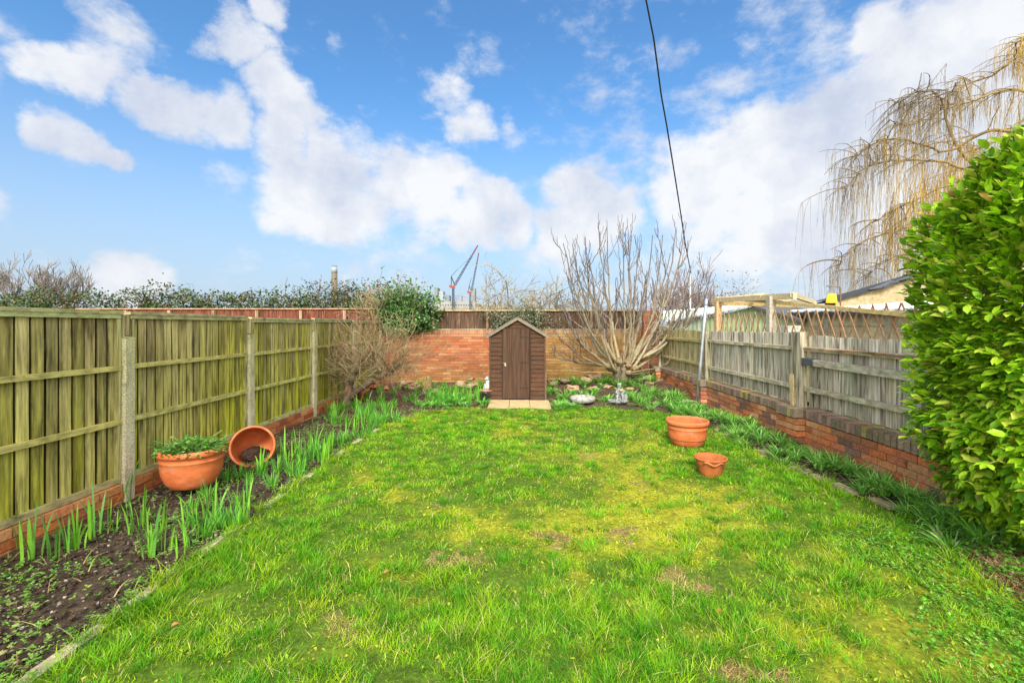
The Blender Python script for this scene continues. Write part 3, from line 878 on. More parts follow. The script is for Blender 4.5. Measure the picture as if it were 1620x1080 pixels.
t = bigpot('terracotta_planter', 'large oval terracotta planter full of leafy green strawberry plants by the left fence', (-3.17, 4.42, .055), .292, .365, R(6), 1.0, .88, soil=.86)
mb = MB(); n = 900
a = rng.uniform(0, 6.283, n); r_ = np.sqrt(rng.random(n)) * .29
d = np.stack([np.cos(a), np.sin(a), rng.uniform(-.1, .9, n)], 1)
pos = np.stack([np.cos(a) * r_, np.sin(a) * r_ * .85, .325 + rng.random(n) ** 1.6 * .13 * (1.1 - r_ / .4)], 1)
lg = rng.random(n) < .06; pos[lg, 2] += .06; pos[lg, :2] *= 1.25
leaves(mb, pos, d, rdir(n) * .5 + np.array([0, 0, 1.]), rng.uniform(.025, .055, n), rng.uniform(.022, .042, n), pal(n, [(.10, .26, .035), (.17, .38, .06), (.08, .20, .04), (.24, .42, .09)], [3, 3, 2, 1]), oval=True)
for i in range(40):
    a_ = U(0, 6.28); b0 = Vector((math.cos(a_) * .1, math.sin(a_) * .1, .32)); b1 = Vector((math.cos(a_) * U(.15, .33), math.sin(a_) * U(.12, .28), U(.38, .48)))
    mb.tube([b0, (b0 + b1) / 2 + Vector((0, 0, .03)), b1], .0022, 3, (.18, .34, .08), cap=False)
mb.build('strawberry_plants', M_LEAF, t, local=True)

pp = Vector(((399 - VX) * 5.25 / F_PX, 5.25, .0))
t = bigpot('terracotta_planter', 'round terracotta planter lying on its side near the second fence post', (-3.065 - .168, 5.25 + .315, .125), .238, .355, soil=0)
dirv = Vector((.45, -.85, .22)).normalized()
t.rotation_mode = 'QUATERNION'; t.rotation_quaternion = dirv.to_track_quat('Z', 'Y')
t.rotation_mode = 'XYZ'; t.rotation_euler = dirv.to_track_quat('Z', 'Y').to_euler()
s_ = MB(); s_.blob((.02, -.10, .16), (.15, .10, .12), (.05, .03, .022), (10, 14), .25); s_.build('spilled_soil', M_SOIL, t, local=True)

p3 = G(1087, 706)
t = bigpot('terracotta_planter', 'large empty terracotta planter standing on the lawn near the right bed', (2.245, 6.05, 0.01), .275, .345, 0, soil=.3, c=(.56, .145, .045))
p4 = G(1127, 759)
t = thing('terracotta_bowl', 'small weathered terracotta bowl with frilled rim in front of the large lawn planter', 'plant pot', (2.035, 4.82, .01))
m_ = MB(); r, h = .168, .205
prof = [(0, 0), (.58 * r, 0), (.62 * r, .01), (.72 * r, .3 * h), (.84 * r, .66 * h), (.87 * r, .70 * h), (.86 * r, .76 * h), (.93 * r, .88 * h), (1.0 * r, .93 * h), (1.0 * r, .98 * h), (.94 * r, h), (.88 * r, .97 * h), (.82 * r, .7 * h), (.6 * r, .05 * h), (0, .05 * h)]
m_.lathe(prof, 40, (.42, .12, .035)); m_.build('pot_body', M_CLAY, t, smooth=True, local=True)
for a0 in (-1.75, 1.3):
    m_ = MB(); pts = []
    for k in range(15):
        a_ = a0 - .62 + 1.24 * k / 14
        rr = r * (.955 + .05 * math.sin(k / 14 * math.pi))
        pts.append((math.cos(a_) * rr, math.sin(a_) * rr, h * (.80 - .06 * math.cos((k - 7) / 7 * math.pi * 1.5) + (.02 if k % 2 else 0))))
    m_.tube(pts, .011, 6, (.46, .15, .055))
    m_.build('frilled_handle', M_CLAY, t, smooth=True, local=True)
s_ = MB(); s_.lathe([(.74 * r, .45 * h), (0, .5 * h)], 24, (.12, .06, .035)); s_.build('soil_fill', M_SOIL, t, local=True)

p5 = P(571, 632, 9.55)
t = thing('terracotta_pot', 'small terracotta pot beside the twiggy shrub trunk', 'plant pot', (p5.x, p5.y, .02))
m_ = MB(); m_.lathe([(0, 0), (.07, 0), (.085, .16), (.098, .165), (.10, .20), (.088, .20), (.07, .04), (0, .04)], 24, (.45, .15, .07)); m_.build('pot_body', M_CLAY, t, smooth=True, local=True)
for i in range(9):
    q = P(U(575, 612), 600, 11.2 + U(-.3, .3)); s_ = MB()
    s_.box((q.x, q.y, .10 + .07 * (i % 4)), (.22, .1, .07), vary((.46, .15, .07), .25), Matrix.Rotation(U(0, 3), 3, 'Z') @ Matrix.Rotation(U(-.4, .4), 3, 'Y'), .006)
    tag(s_.build('loose_brick', M_BRICK), 'loose orange brick in the heap behind the twiggy shrub', 'brick', 'heap of loose bricks in the back left corner')

# black bowl and cat ornament left of the shed
q = P(769, 633, 9.78)
t = thing('black_bowl', 'black glazed bowl with brown saucer left of the shed', 'bowl', (q.x, q.y, .0))
m_ = MB(); m_.lathe([(0, 0), (.10, 0), (.135, .03), (.155, .10), (.145, .17), (.155, .19), (.135, .19), (.12, .1), (0, .1)], 28, (.02, .018, .018)); m_.build('bowl_body', M_BLACKP, t, smooth=True, local=True)
m_ = MB(); m_.lathe([(0, .205), (.12, .20), (.165, .225), (.17, .215), (.13, .19), (0, .19)], 28, (.42, .26, .15)); m_.build('saucer', M_CLAY, t, smooth=True, local=True)


def remesh(o, vs=.008):
    md = o.modifiers.new('r', 'REMESH'); md.mode = 'VOXEL'; md.voxel_size = vs; md.use_smooth_shade = True
    sm = o.modifiers.new('s', 'SMOOTH'); sm.iterations = 3
    return o


q = Vector(((772 - VX) * 10.05 / F_PX, 10.05, .14))
m_ = MB(); W = (.56, .60, .60)
m_.blob((0, 0, .10), (.085, .10, .11), W); m_.blob((.0, -.01, .20), (.06, .065, .09), W); m_.blob((-.025, -.02, .295), (.045, .05, .042), W)
m_.blob((-.07, -.03, .285), (.022, .022, .018), W)
for s2 in (-1, 1):
    m_.tube([(-.02 + .0, -.02 + s2 * .028, .315), (-.02, -.02 + s2 * .036, .365)], [.020, .003], 6, W)
    m_.tube([(-.05, s2 * .035, .18), (-.075, s2 * .04, .08), (-.09, s2 * .04, .012)], [.026, .02, .022], 8, W)
    m_.blob((.02, s2 * .07, .06), (.06, .03, .055), W)
m_.tube([(.06, 0, .02), (.1, .06, .02), (.05, .11, .02), (-.02, .11, .02)], [.02, .018, .015, .01], 6, W)
o = remesh(m_.build('cat_ornament', M_CAT, local=True, smooth=True)); o.location = q; o.rotation_euler[2] = R(25)
tag(o, 'whitish stone cat ornament sitting behind the black bowl by the shed', 'garden ornament')
s_ = MB(); s_.blob((q.x, q.y, .05), (.16, .14, .10), (.34, .27, .20), (8, 12), .2, o=4); tag(s_.build('rock', M_STONE, smooth=True), 'flat topped rock under the cat ornament by the shed', 'rock')

# ring planter and seated figure ornament
q = P(922, 638, 9.40)
t = thing('stone_ring_planter', 'low round pale stone planter in the bed right of the shed', 'planter', (q.x, q.y, .02))
m_ = MB(); m_.lathe([(0, 0), (.20, 0), (.245, .03), (.262, .08), (.25, .115), (.215, .125), (.185, .11), (.17, .05), (0, .05)], 36, (.36, .35, .32)); m_.build('rim', M_STAT, t, smooth=True, local=True)
m_ = MB(); m_.lathe([(.175, .062), (.1, .075), (0, .07)], 20, (.08, .05, .035)); m_.build('soil_fill', M_SOIL, t, smooth=True, local=True)
q = P(978, 641, 9.25)
m_ = MB(); W = (.50, .52, .52)
m_.blob((0, 0, .03), (.20, .15, .05), W, jit=.1); m_.lathe([(.02, .03), (.09, .03), (.105, .075), (.085, .075), (.07, .05), (.0, .05)], 18, W, o=(-.12, -.05, 0))
m_.blob((.05, .03, .14), (.11, .09, .13), W, jit=.15); m_.blob((.03, .0, .25), (.065, .055, .085), W); m_.blob((.02, -.01, .345), (.042, .042, .048), W)
m_.blob((.02, .0, .385), (.05, .05, .022), W)
m_.tube([(.07, -.02, .29), (.11, -.06, .22), (.05, -.10, .20)], [.024, .02, .017], 8, W); m_.tube([(-.01, -.02, .29), (-.05, -.05, .22), (-.02, -.09, .20)], [.024, .02, .017], 8, W)
m_.tube([(.06, -.02, .17), (.07, -.11, .17), (.06, -.12, .05)], [.034, .028, .024], 8, W); m_.tube([(.0, -.02, .17), (-.04, -.11, .15), (-.05, -.12, .04)], [.034, .028, .024], 8, W)
m_.blob((.15, .02, .10), (.05, .06, .10), W, jit=.2)
t = thing('seated_figure_ornament', 'grey stone seated figure ornament in the bed below the bare tree', 'garden ornament', (q.x, q.y, .03))
o = remesh(m_.build('figure', M_FIG, t, local=True, smooth=True), .007)
m_ = MB(); m_.blob((.035, -.115, .275), (.030, .022, .026), (.55, .42, .12)); m_.build('yellow_detail', M_PAINT, t, local=True, smooth=True)

# ------------------------------------------------------------------ rocks
rocks = [(893, 603, .15), (905, 615, .16), (880, 618, .13), (925, 601, .18), (937, 615, .12), (948, 597, .16), (960, 612, .12), (935, 590, .12), (1002, 596, .12), (1015, 592, .13), (1027, 600, .15), (1040, 606, .12), (1030, 612, .17), (1050, 600, .12), (1066, 612, .15),
         (998, 617, .12), (1020, 620, .12), (875, 608, .1), (1075, 622, .1), (655, 612, .14), (640, 607, .12), (728, 608, .15), (750, 609, .13), (690, 620, .12), (745, 600, .12), (985, 625, .09)]
for i, (px, py, r) in enumerate(rocks):
    Y = 9.3 + (645 - py) / 45 * 2.2 + U(-.1, .1)
    X = (px - VX) * Y / F_PX
    z = CH - (py - VY) * Y / F_PX
    z = max(float(gz(X, Y)) - .03, min(z, .26)); r *= .88
    m_ = MB(); c = vary(random.choice([(.30, .21, .13), (.33, .23, .14), (.25, .19, .12), (.37, .26, .16)]), .15)
    m_.blob((X, Y, z), (r * U(.85, 1.4), r * U(.7, 1.1), r * U(.45, .8)), c, (9, 13), .5, o=i * 3.1)
    right = px > 820
    tag(m_.build('rock', M_STONE, smooth=(i % 3 == 0)), 'rough brown rock in the rockery around the bare tree' if right else 'rough brown rock along the foot of the back wall left of the shed', 'rock', 'rocks of the right rockery' if right else 'rocks by the back wall left')
m_ = MB(); q = P(676, 622, 11.0); m_.blob((q.x, q.y, .12), (.13, .08, .24), (.26, .18, .08), (10, 14), .25, o=77)
tag(m_.build('rock', M_STONE, smooth=True), 'upright pointed brown stone near the wall left of the shed', 'rock')

# edging stones along the right bed and concrete kerb pieces on the left
i = 0
yy = 3.3
while yy < 8.5:
    L_ = U(.15, .30); xx = float(edgeR(yy)) + .07 + U(-.02, .02)
    dx = float(edgeR(yy + .3)) - float(edgeR(yy))
    m_ = MB(); m_.box((0, 0, 0), (U(.08, .14), L_ * .95, U(.04, .055)), vary((.36, .27, .19), .25), None, .012)
    o = m_.build('edging_stone', M_STONE, local=True); bv = o.modifiers.new('b', 'BEVEL'); bv.width = .012; bv.segments = 2; o.location = (xx, yy + L_ / 2, .035 + U(-.012, .006)); o.rotation_euler[2] = math.atan2(-dx, .3) + U(-.15, .15)
    near = 'nearest the green bush' if i == 0 else None
    seg = 'flat brown edging stone of the right bed in front of the brick pier' if yy < 5.9 else 'flat brown edging stone of the right bed beyond the large planter'
    tag(o, seg, 'edging stone', 'edging stones front part' if yy < 5.9 else 'edging stones far part')
    yy += L_ + (U(.01, .12) if random.random() < .62 else U(.25, .5)); i += 1
for k, (a_, b_) in enumerate(((1.75, 2.42), (2.62, 2.92), (3.22, 3.6), (3.95, 4.3), (4.65, 4.9), (5.3, 5.75), (6.1, 6.4), (6.8, 7.0))):
    m_ = MB()
    n_ = 8
    for j_ in range(n_):
        ya = lerp(a_, b_, j_ / n_); yb = lerp(a_, b_, (j_ + 1) / n_)
        m_.bar((float(edgeL(ya)) - .03, ya, -.022), (float(edgeL(yb)) - .03, yb, -.022), .07 + U(-.006, .006), .085 + U(-.006, .006), vary((.40, .34, .25), .15), jit=.005)
    names = ['nearest the viewer', 'second from the viewer', 'third from the viewer', 'fourth from the viewer', 'fifth from the viewer', 'sixth from the viewer', 'seventh from the viewer', 'farthest from the viewer']
    tag(m_.build('kerb_stone', M_STONE), 'pale concrete kerb piece between lawn and left bed, ' + names[k], 'kerb stone', 'kerb pieces of the left bed')


# ------------------------------------------------------------------ plant clumps
def clump(kind, seed):
    global rng
    mb = MB()
    if kind == 'iris':
        n = random.randint(6, 11)
        a = rng.uniform(0, 6.283, n); r_ = rng.random(n) * .055
        pos = np.stack([np.cos(a) * r_, np.sin(a) * r_, np.zeros(n) - .01], 1)
        c = pal(n, [(.12, .36, .03), (.19, .47, .04), (.08, .26, .05)], [3, 3, 1.5], .15)
        blades(mb, pos, a, rng.uniform(.14, .48, n), rng.uniform(.010, .021, n), rng.uniform(.02, .42, n), c * 1.1 + np.array([.05, .06, 0]), c, K=6, droop=rng.uniform(0, .08, n), p=1.7, prof='iris')
    elif kind == 'daff':
        n = random.randint(22, 34)
        a = rng.uniform(0, 6.283, n); r_ = rng.random(n) * .07
        pos = np.stack([np.cos(a) * r_, np.sin(a) * r_, np.zeros(n) - .01], 1)
        c = pal(n, [(.11, .36, .03), (.17, .46, .04), (.08, .27, .05)], [3, 3, 1.5], .18)
        blades(mb, pos, a, rng.uniform(.12, .26, n), rng.uniform(.008, .013, n), rng.uniform(.05, .5, n), c, c, K=4, droop=rng.uniform(0, .2, n), p=1.8, prof='iris')
    elif kind == 'strap':
        n = random.randint(60, 85)
        a = rng.uniform(0, 6.283, n); r_ = rng.random(n) * .05
        pos = np.stack([np.cos(a) * r_, np.sin(a) * r_, np.zeros(n) - .01], 1)
        c = pal(n, [(.08, .25, .03), (.15, .38, .04), (.26, .50, .09), (.42, .58, .24)], [4, 4, 2, 1], .18)
        blades(mb, pos, a, rng.uniform(.13, .24, n), rng.uniform(.009, .015, n), rng.uniform(.3, 1.15, n), c, c * 1.1, K=5, droop=rng.uniform(.15, .75, n), p=1.5, prof='strap')
    elif kind == 'low':
        n = random.randint(45, 70)
        a = rng.uniform(0, 6.283, n); r_ = rng.random(n) * .08
        pos = np.stack([np.cos(a) * r_, np.sin(a) * r_, np.zeros(n) - .01], 1)
        c = pal(n, [(.10, .32, .04), (.18, .44, .06), (.32, .50, .20)], [4, 4, 1], .18)
        blades(mb, pos, a, rng.uniform(.07, .16, n), rng.uniform(.012, .022, n), rng.uniform(.3, 1.2, n), c, c * 1.1, K=4, droop=rng.uniform(.1, .7, n), p=1.5, prof='strap')
    return mb


def protos(kind, name, n):
    out = []
    for i in range(n):
        o = clump(kind, i).build(name, M_LEAF, local=True); out.append(o)
    return out


class Clumps:
    def __init__(s, kind, name, n, cat):
        s.p = protos(kind, name, n); s.used = set(); s.cat = cat

    def put(s, x, y, label, group, sc=1):
        i = random.randrange(len(s.p)); src = s.p[i]
        z = float(gz(x, y)) + .0
        if i not in s.used:
            s.used.add(i); o = src
            o.location = (x, y, z); o.rotation_euler[2] = U(0, 6.28); o.scale = (sc,) * 3
        else:
            o = dup(src, (x, y, z), U(0, 6.28), sc)
        tag(o, label, s.cat, group)

    def clean(s):
        for i, o in enumerate(s.p):
            if i not in s.used: bpy.data.objects.remove(o)


iris = Clumps('iris', 'iris_clump', 8, 'plant'); daff = Clumps('daff', 'daffodil_clump', 7, 'plant'); strap = Clumps('strap', 'strap_leaf_plant', 7, 'plant'); low = Clumps('low', 'leafy_plant', 5, 'plant')
near = [(51, 886, 1.15), (88, 882, .95), (108, 872, .8), (122, 868, .9), (151, 848, 1.15), (165, 838, .8), (180, 842, .7), (196, 790, 1.1), (212, 844, 1.05), (236, 880, 1.05), (248, 876, 1), (267, 870, .9), (283, 880, .7), (300, 862, .9), (225, 830, .9), (12, 862, .9), (30, 868, .6), (255, 842, .8)]
for (px, py, s_) in near:
    g = G(px, py); iris.put(g.x, g.y, 'upright sword-leaved clump in the bare soil at the near end of the left bed', 'sword-leaved clumps at the near end of the left bed', s_ * .95)
for (px, py) in [(322, 850), (338, 834), (350, 838), (362, 832), (375, 835), (388, 828), (330, 820), (345, 815), (372, 812), (392, 805), (310, 835), (300, 812)]:
    g = G(px, py); (iris if random.random() < .45 else daff).put(g.x, g.y, 'dense upright green clump in front of the strawberry planter', 'clumps in front of the strawberry planter', U(.75, 1.0))
for (px, py) in [(455, 738), (468, 735), (480, 730), (492, 726), (505, 722), (517, 716), (470, 718), (486, 712), (500, 706), (530, 703), (545, 697), (440, 745), (462, 752), (512, 735), (478, 745), (450, 728), (474, 726), (498, 716), (522, 708), (538, 704), (552, 700), (508, 728), (560, 690), (575, 684), (590, 678), (568, 696), (584, 690), (600, 674)]:
    g = G(px, py); (iris if random.random() < .5 else daff).put(g.x, g.y, 'tall narrow green clump beyond the planter lying on its side', 'tall clumps beyond the toppled planter', U(.8, 1.05))
for (px, py) in [(412, 752), (420, 738), (380, 755), (360, 760), (475, 757), (345, 742), (396, 765), (430, 770), (330, 790), (318, 778)]:
    g = G(px, py); daff.put(g.x, g.y, 'short spiky tuft growing by the two planters at the left fence', 'short tufts by the left planters', U(.55, .85))
g = G(412, 733, .12); iris.put(g.x, g.y, 'single sword-leaved shoot growing in the mouth of the toppled planter', None, .85)
for k in range(105):   # back left
    px = U(520, 765); py = U(616, 676) if px < 640 else U(612, 640)
    Y = 1.6 * 720 / (py - 515); x = (px - VX) * Y / F_PX
    if x < -3.5: continue
    (iris if random.random() < .25 else daff).put(x, Y, 'bright green upright clump in the back left bed under the twiggy shrub', 'clumps in the back left bed', U(.75, 1.15))
for k in range(30):
    px = U(650, 768); py = U(618, 646)
    Y = 1.6 * 720 / (py - 515); x = (px - VX) * Y / F_PX
    low.put(x, Y, 'low leafy green plant in the bed just left of the shed', 'low plants left of the shed', U(.9, 1.5))
# right bed
yy = 3.15
while yy < 8.6:
    for k in range(3):
        e = float(edgeR(yy)) + .12
        if e + .04 > 3.46: continue
        x = U(e - .10, 3.45)
        strap.put(x, yy + U(-.08, .08), 'arching strap-leaved clump in the right bed nearer than the brick pier' if yy < 5.87 else 'arching strap-leaved clump in the right bed beyond the brick pier',
                  'strap-leaved clumps near part of the right bed' if yy < 5.87 else 'strap-leaved clumps far part of the right bed', U(.7, 1.15))
    yy += U(.16, .25)
for k in range(115):
    px = U(868, 1095); py = U(598, 645)
    Y = 1.55 * 720 / (py - 515); x = (px - VX) * Y / F_PX
    if Y > 12.2 or abs(x - 1.33) < .3 and Y < 9.7 or abs(x - 2.03) < .28 and Y < 9.6 or x > 3.45 or x < .66: continue
    (low if random.random() < .55 else strap).put(x, Y, 'bushy green leafed plant among the rocks right of the shed', 'plants of the right rockery', U(.9, 1.45))
for k in range(10):
    px = U(1030, 1090); py = U(640, 668)
    g = G(px, py, .05)
    if inlawn(np.array([g.x]), np.array([g.y]))[0]: continue
    low.put(g.x, g.y, 'green clump by the flat stones behind the large lawn planter', 'clumps behind the large lawn planter', U(.8, 1.2))
for c_ in (iris, daff, strap, low): c_.clean()

mb = MB(); n = 420
x = rng.uniform(-3.5, -2.25, n); y = 2 + 6.5 * rng.random(n) ** 1.2; h2 = n // 3; x[:h2] = rng.uniform(3.0, 3.5, h2); y[:h2] = rng.uniform(3.1, 8.4, h2)
c = pal(n, [(.42, .34, .16), (.30, .22, .10), (.34, .40, .10)], None, .25)
blades(mb, np.stack([x, y, gz(x, y) + .005], 1), rng.uniform(0, 6.28, n), rng.uniform(.02, .13, n), rng.uniform(.004, .009, n), rng.uniform(.6, 2.2, n), c, c, K=4, droop=rng.uniform(.5, 1.0, n), p=1.2)
tag(mb.build('withered_leaves', M_LEAF, local=True), kind='stuff')

# large dock-like leaves at the near right corner
mb = MB(); n = 7
a = np.array([.5, 1.2, 2.1, 2.8, 3.6, 1.7, 2.4]); pos = np.tile(np.array([[2.78, 2.35, .02]]), (n, 1)) + rng.normal(0, .03, (n, 3)) * [1, 1, 0]
c = pal(n, [(.16, .33, .07), (.10, .26, .04)])
blades(mb, pos, a, rng.uniform(.13, .24, n), rng.uniform(.03, .05, n), rng.uniform(.4, .9, n), c, c, K=6, droop=rng.uniform(.2, .5, n), prof='iris')
tag(mb.build('broad_leaf_plant', M_LEAF), 'broad pale green leaves at the near right edge of the lawn', 'plant')
for (px, py, r, lb) in ((1572, 878, .10, 'grey brown rock lying in bare soil under the green bush'), (1612, 902, .07, 'small rounded tan stone at the right edge under the green bush')):
    g = G(px, py, .05); m_ = MB(); m_.blob((g.x, g.y, .06), (r * 1.2, r * .7, r * .5), (.22, .165, .115), (9, 12), .25, o=px); tag(m_.build('rock', M_STONE, smooth=True), lb, 'rock')
for (px, py, lb) in ((1134, 972, 'curled orange brown dead leaf on the near lawn'), (607, 910, 'small tan dead leaf at the left of the lawn'), (270, 995, 'dark reddish leaf near the left kerb')):
    g = G(px, py, .03); mb = MB()
    leaves(mb, np.array([[g.x, g.y, .045]]), np.array([[.8, .3, .35]]), np.array([[0, -.5, .9]]), np.array([.038]), np.array([.02]), np.array([[.42, .18, .07]]), fold=.6, oval=True, curl=.3)
    tag(mb.build('dead_leaf', M_LEAF), lb, 'leaf')


# ------------------------------------------------------------------ the bare fig tree
def to_px(p): return (VX + p.x / p.y * F_PX, VY - (p.z - CH) / p.y * F_PX)


ft = thing('bare_tree', 'wide many-stemmed bare tree in front of the back wall right of the shed', 'tree', (2.58, 11.3, .08))
tk = MB(); bx, by = 2.58, 11.3
tk.tube([(bx, by, -.05), (bx, by, .12), (bx - .02, by, .3), (bx - .02, by, .48), (bx, by, .62)], [.25, .20, .19, .22, .16], 14, (.17, .14, .095))
for k in range(26):
    a_ = U(0, 6.28); tk.blob((bx + math.cos(a_) * U(.08, .34), by + math.sin(a_) * U(.05, .3), U(.45, .78)), (U(.06, .12), U(.06, .12), U(.05, .10)), vary((.27, .19, .11), .25), (7, 9), .4, o=k)
tk.build('trunk', M_BARK, ft, smooth=True)
br = MB()
CB = (.40, .33, .20); CT = (.11, .09, .09)
# main stems end at measured tips
tips = [(878, 520), (888, 480), (895, 430), (893, 385), (905, 385), (925, 375), (935, 410), (948, 352), (960, 358), (985, 352), (992, 380), (1000, 355), (1010, 380), (1030, 372), (1025, 430), (1048, 372), (1070, 360), (1088, 352), (1060, 400), (1075, 430), (1095, 420),
        (1104, 440), (1122, 430), (1132, 445), (1110, 465), (870, 560), (900, 500), (940, 450), (970, 400), (1015, 420), (918, 430), (955, 430), (1040, 450), (980, 440), (885, 545), (1060, 480), (1080, 500), (915, 470), (1005, 460)]


def curve_stem(p0, p1, side, r0, r1, col0, col1, kids, lvl=2):
    p0 = Vector(p0); p1 = Vector(p1); D = p1 - p0
    h = Vector((D.x, D.y, 0))
    c1 = p0 + h * .5 + Vector((0, 0, D.z * .20)) + Vector((U(-.16, .16), U(-.14, .14), U(-.05, .1))) * min(1, D.length * .6)
    c2 = p0 + h * .84 + Vector((0, 0, D.z * .56)) + Vector((U(-.18, .18), U(-.14, .14), 0)) * min(1, D.length * .6)
    pts = []; n = 11
    for i in range(n + 1):
        t = i / n
        q = p0 * (1 - t) ** 3 + c1 * 3 * t * (1 - t) ** 2 + c2 * 3 * t * t * (1 - t) + p1 * t ** 3
        if 0 < i < n: q += Vector((U(-.025, .025), U(-.025, .025), U(-.015, .015))) * min(1, D.length)
        pts.append(q)
    rr = [lerp(r0, r1, (i / n) ** .8) for i in range(n + 1)]
    br.tube(pts, rr, 7 if lvl == 2 else 5, col0, c2=col1, cap=True)
    if lvl > 0:
        for k in range(kids):
            t = U(.30, .93); i = int(t * n); q = pts[i]
            d = (pts[i + 1] - pts[i]).normalized()
            o = Vector((U(-1, 1), U(-1, 1), U(.2, 1))).normalized()
            e = q + (d * .7 + o * .75 + Vector((0, 0, .30))).normalized() * (D.length * U(.16, .36))
            curve_stem(q, e, 0, rr[i] * .6, max(.0055, rr[i] * .35), mixc(col0, col1, t), col1, random.randint(1, 3), lvl - 1)


for (px, py) in tips[:28]:
    Yt = 11.3 + U(-1.1, .9); T = P(px + U(-3, 3), py, Yt); T.z = max(T.z, .9)
    a_ = math.atan2(T.y - by, T.x - bx)
    s0 = Vector((bx + math.cos(a_) * .16 + U(-.08, .08), by + math.sin(a_) * .12, U(.42, .72)))
    curve_stem(s0, T, 0, U(.030, .052), .0095, vary(CB, .15), CT, random.randint(6, 9))
for k in range(14):   # short whippy low shoots
    a_ = U(0, 6.28); L_ = U(.6, 1.5)
    s0 = Vector((bx + math.cos(a_) * .2, by + math.sin(a_) * .15, U(.4, .7)))
    T = s0 + Vector((math.cos(a_) * L_, min(math.sin(a_) * L_, 1.0), U(.1, .9)))
    curve_stem(s0, T, 0, .016, .006, vary(CB, .15), mixc(CB, CT, .5), 2, 1)
br.build('branches', M_BARK, ft, smooth=True)

# ------------------------------------------------------------------ twiggy shrub in the left bed
ts = thing('twiggy_shrub', 'dense leafless twiggy shrub with a dark trunk against the left fence', 'shrub', (-3.32, 9.0, 0))
tk = MB()
tk.tube([(-3.34, 8.95, -.04), (-3.38, 8.97, .15), (-3.34, 9.0, .34), (-3.42, 9.0, .52)], [.095, .08, .085, .06], 9, (.13, .10, .065))
tk.tube([(-3.34, 8.97, .16), (-3.16, 9.05, .34), (-2.9, 9.1, .50), (-2.62, 9.1, .62)], [.07, .065, .05, .035], 8, (.12, .09, .06))
tk.tube([(-3.36, 8.97, .3), (-3.3, 9.1, .55), (-3.2, 9.15, .8), (-3.1, 9.2, 1.0)], [.05, .045, .035, .025], 7, (.14, .11, .07))
tk.build('trunk', M_BARK, ts, smooth=True)
tw = MB(); starts = [(-3.4, 9.0, .5), (-3.2, 9.05, .6), (-2.9, 9.1, .55), (-2.62, 9.1, .62), (-3.1, 9.2, .95), (-3.0, 9.1, .7), (-3.3, 9.1, .75), (-2.8, 9.15, .75), (-3.1, 9.05, .85)]
for k in range(76):
    s0 = Vector(random.choice(starts)) + Vector((U(-.08, .08), U(-.08, .08), U(-.05, .1)))
    d = Vector((U(-1.1, 1.5), U(-.9, .7), U(-.25, 1.0)))
    red = random.random() < .4
    branch(tw, s0, d, U(.45, .85), .013, 3, 3, None, 4, .14, .26, (3, 5), (.5, .8), (20, 65), (.17, .14, .07), (.26, .12, .09) if red else (.27, .22, .12), rmin=.0030, sides=3)
V_ = np.array(tw.v); V_[:, 0] = np.maximum(V_[:, 0], -3.62 + np.abs(V_[:, 0] + 3.62) * .02); V_[:, 2] = np.where(V_[:, 2] > 1.85, 1.85 + (V_[:, 2] - 1.85) * .35, V_[:, 2]); tw.v = [tuple(q) for q in V_]
tw.build('twigs', M_TWIG, ts)


# ------------------------------------------------------------------ leafy masses
def leafmass(name, label, cat, c, rad, nleaf, size, cols, wts, stems=10, stemc=(.24, .17, .11), arch=0, group=None, lump=.35, mat_=None, shell=.55, loc=None, ratio=.7, oval=False):
    c = Vector(c)
    t = thing(name, label, cat, loc or (c.x, c.y, max(0, c.z - rad[2])), group)
    st = MB(); tips = []
    for k in range(stems):
        p0 = c + Vector((U(-.5, .5) * rad[0], U(-.4, .4) * rad[1], -rad[2] * .9))
        d = Vector((U(-.9, .9), U(-.7, .5), U(.7, 1.2)))
        branch(st, p0, d, rad[2] * U(1.1, 1.9), .012, 3, 3, tips, 5, -.15 if arch else .1, .22, (3, 4), (.45, .7), (25, 60), stemc, stemc, rmin=.004, sides=3, droop=arch)
    fo = MB()
    dd = rdir(nleaf)
    lum = 1 - lump + 2 * lump * np.array([float(vnoise(a[0] * 2.3 + 5 + c.x, a[1] * 2 + a[2] * 2.6 + 5, 13)) for a in dd])
    rr = (shell + (1 - shell) * rng.random(nleaf) ** .6) * lum
    pos = np.array(c)[None] + dd * rr[:, None] * np.array(rad)[None]
    if tips:
        tp = np.array([tuple(q[0]) for q in tips]); k = int(nleaf * .35)
        ii = rng.integers(0, len(tp), k); pos[:k] = tp[ii] + rng.normal(0, size * 1.8, (k, 3))
    out = dd * .6 + rdir(nleaf) * .8; out[:, 2] -= .15
    leaves(fo, pos, out, dd * .6 + np.array([0, 0, .8]) + rdir(nleaf) * .45, rng.uniform(.7, 1.3, nleaf) * size, rng.uniform(.7, 1.3, nleaf) * size * ratio, pal(nleaf, cols, wts, .25), oval=oval)
    st.build('stems', M_TWIG, t); fo.build('foliage', mat_ or M_LEAF, t)
    return t


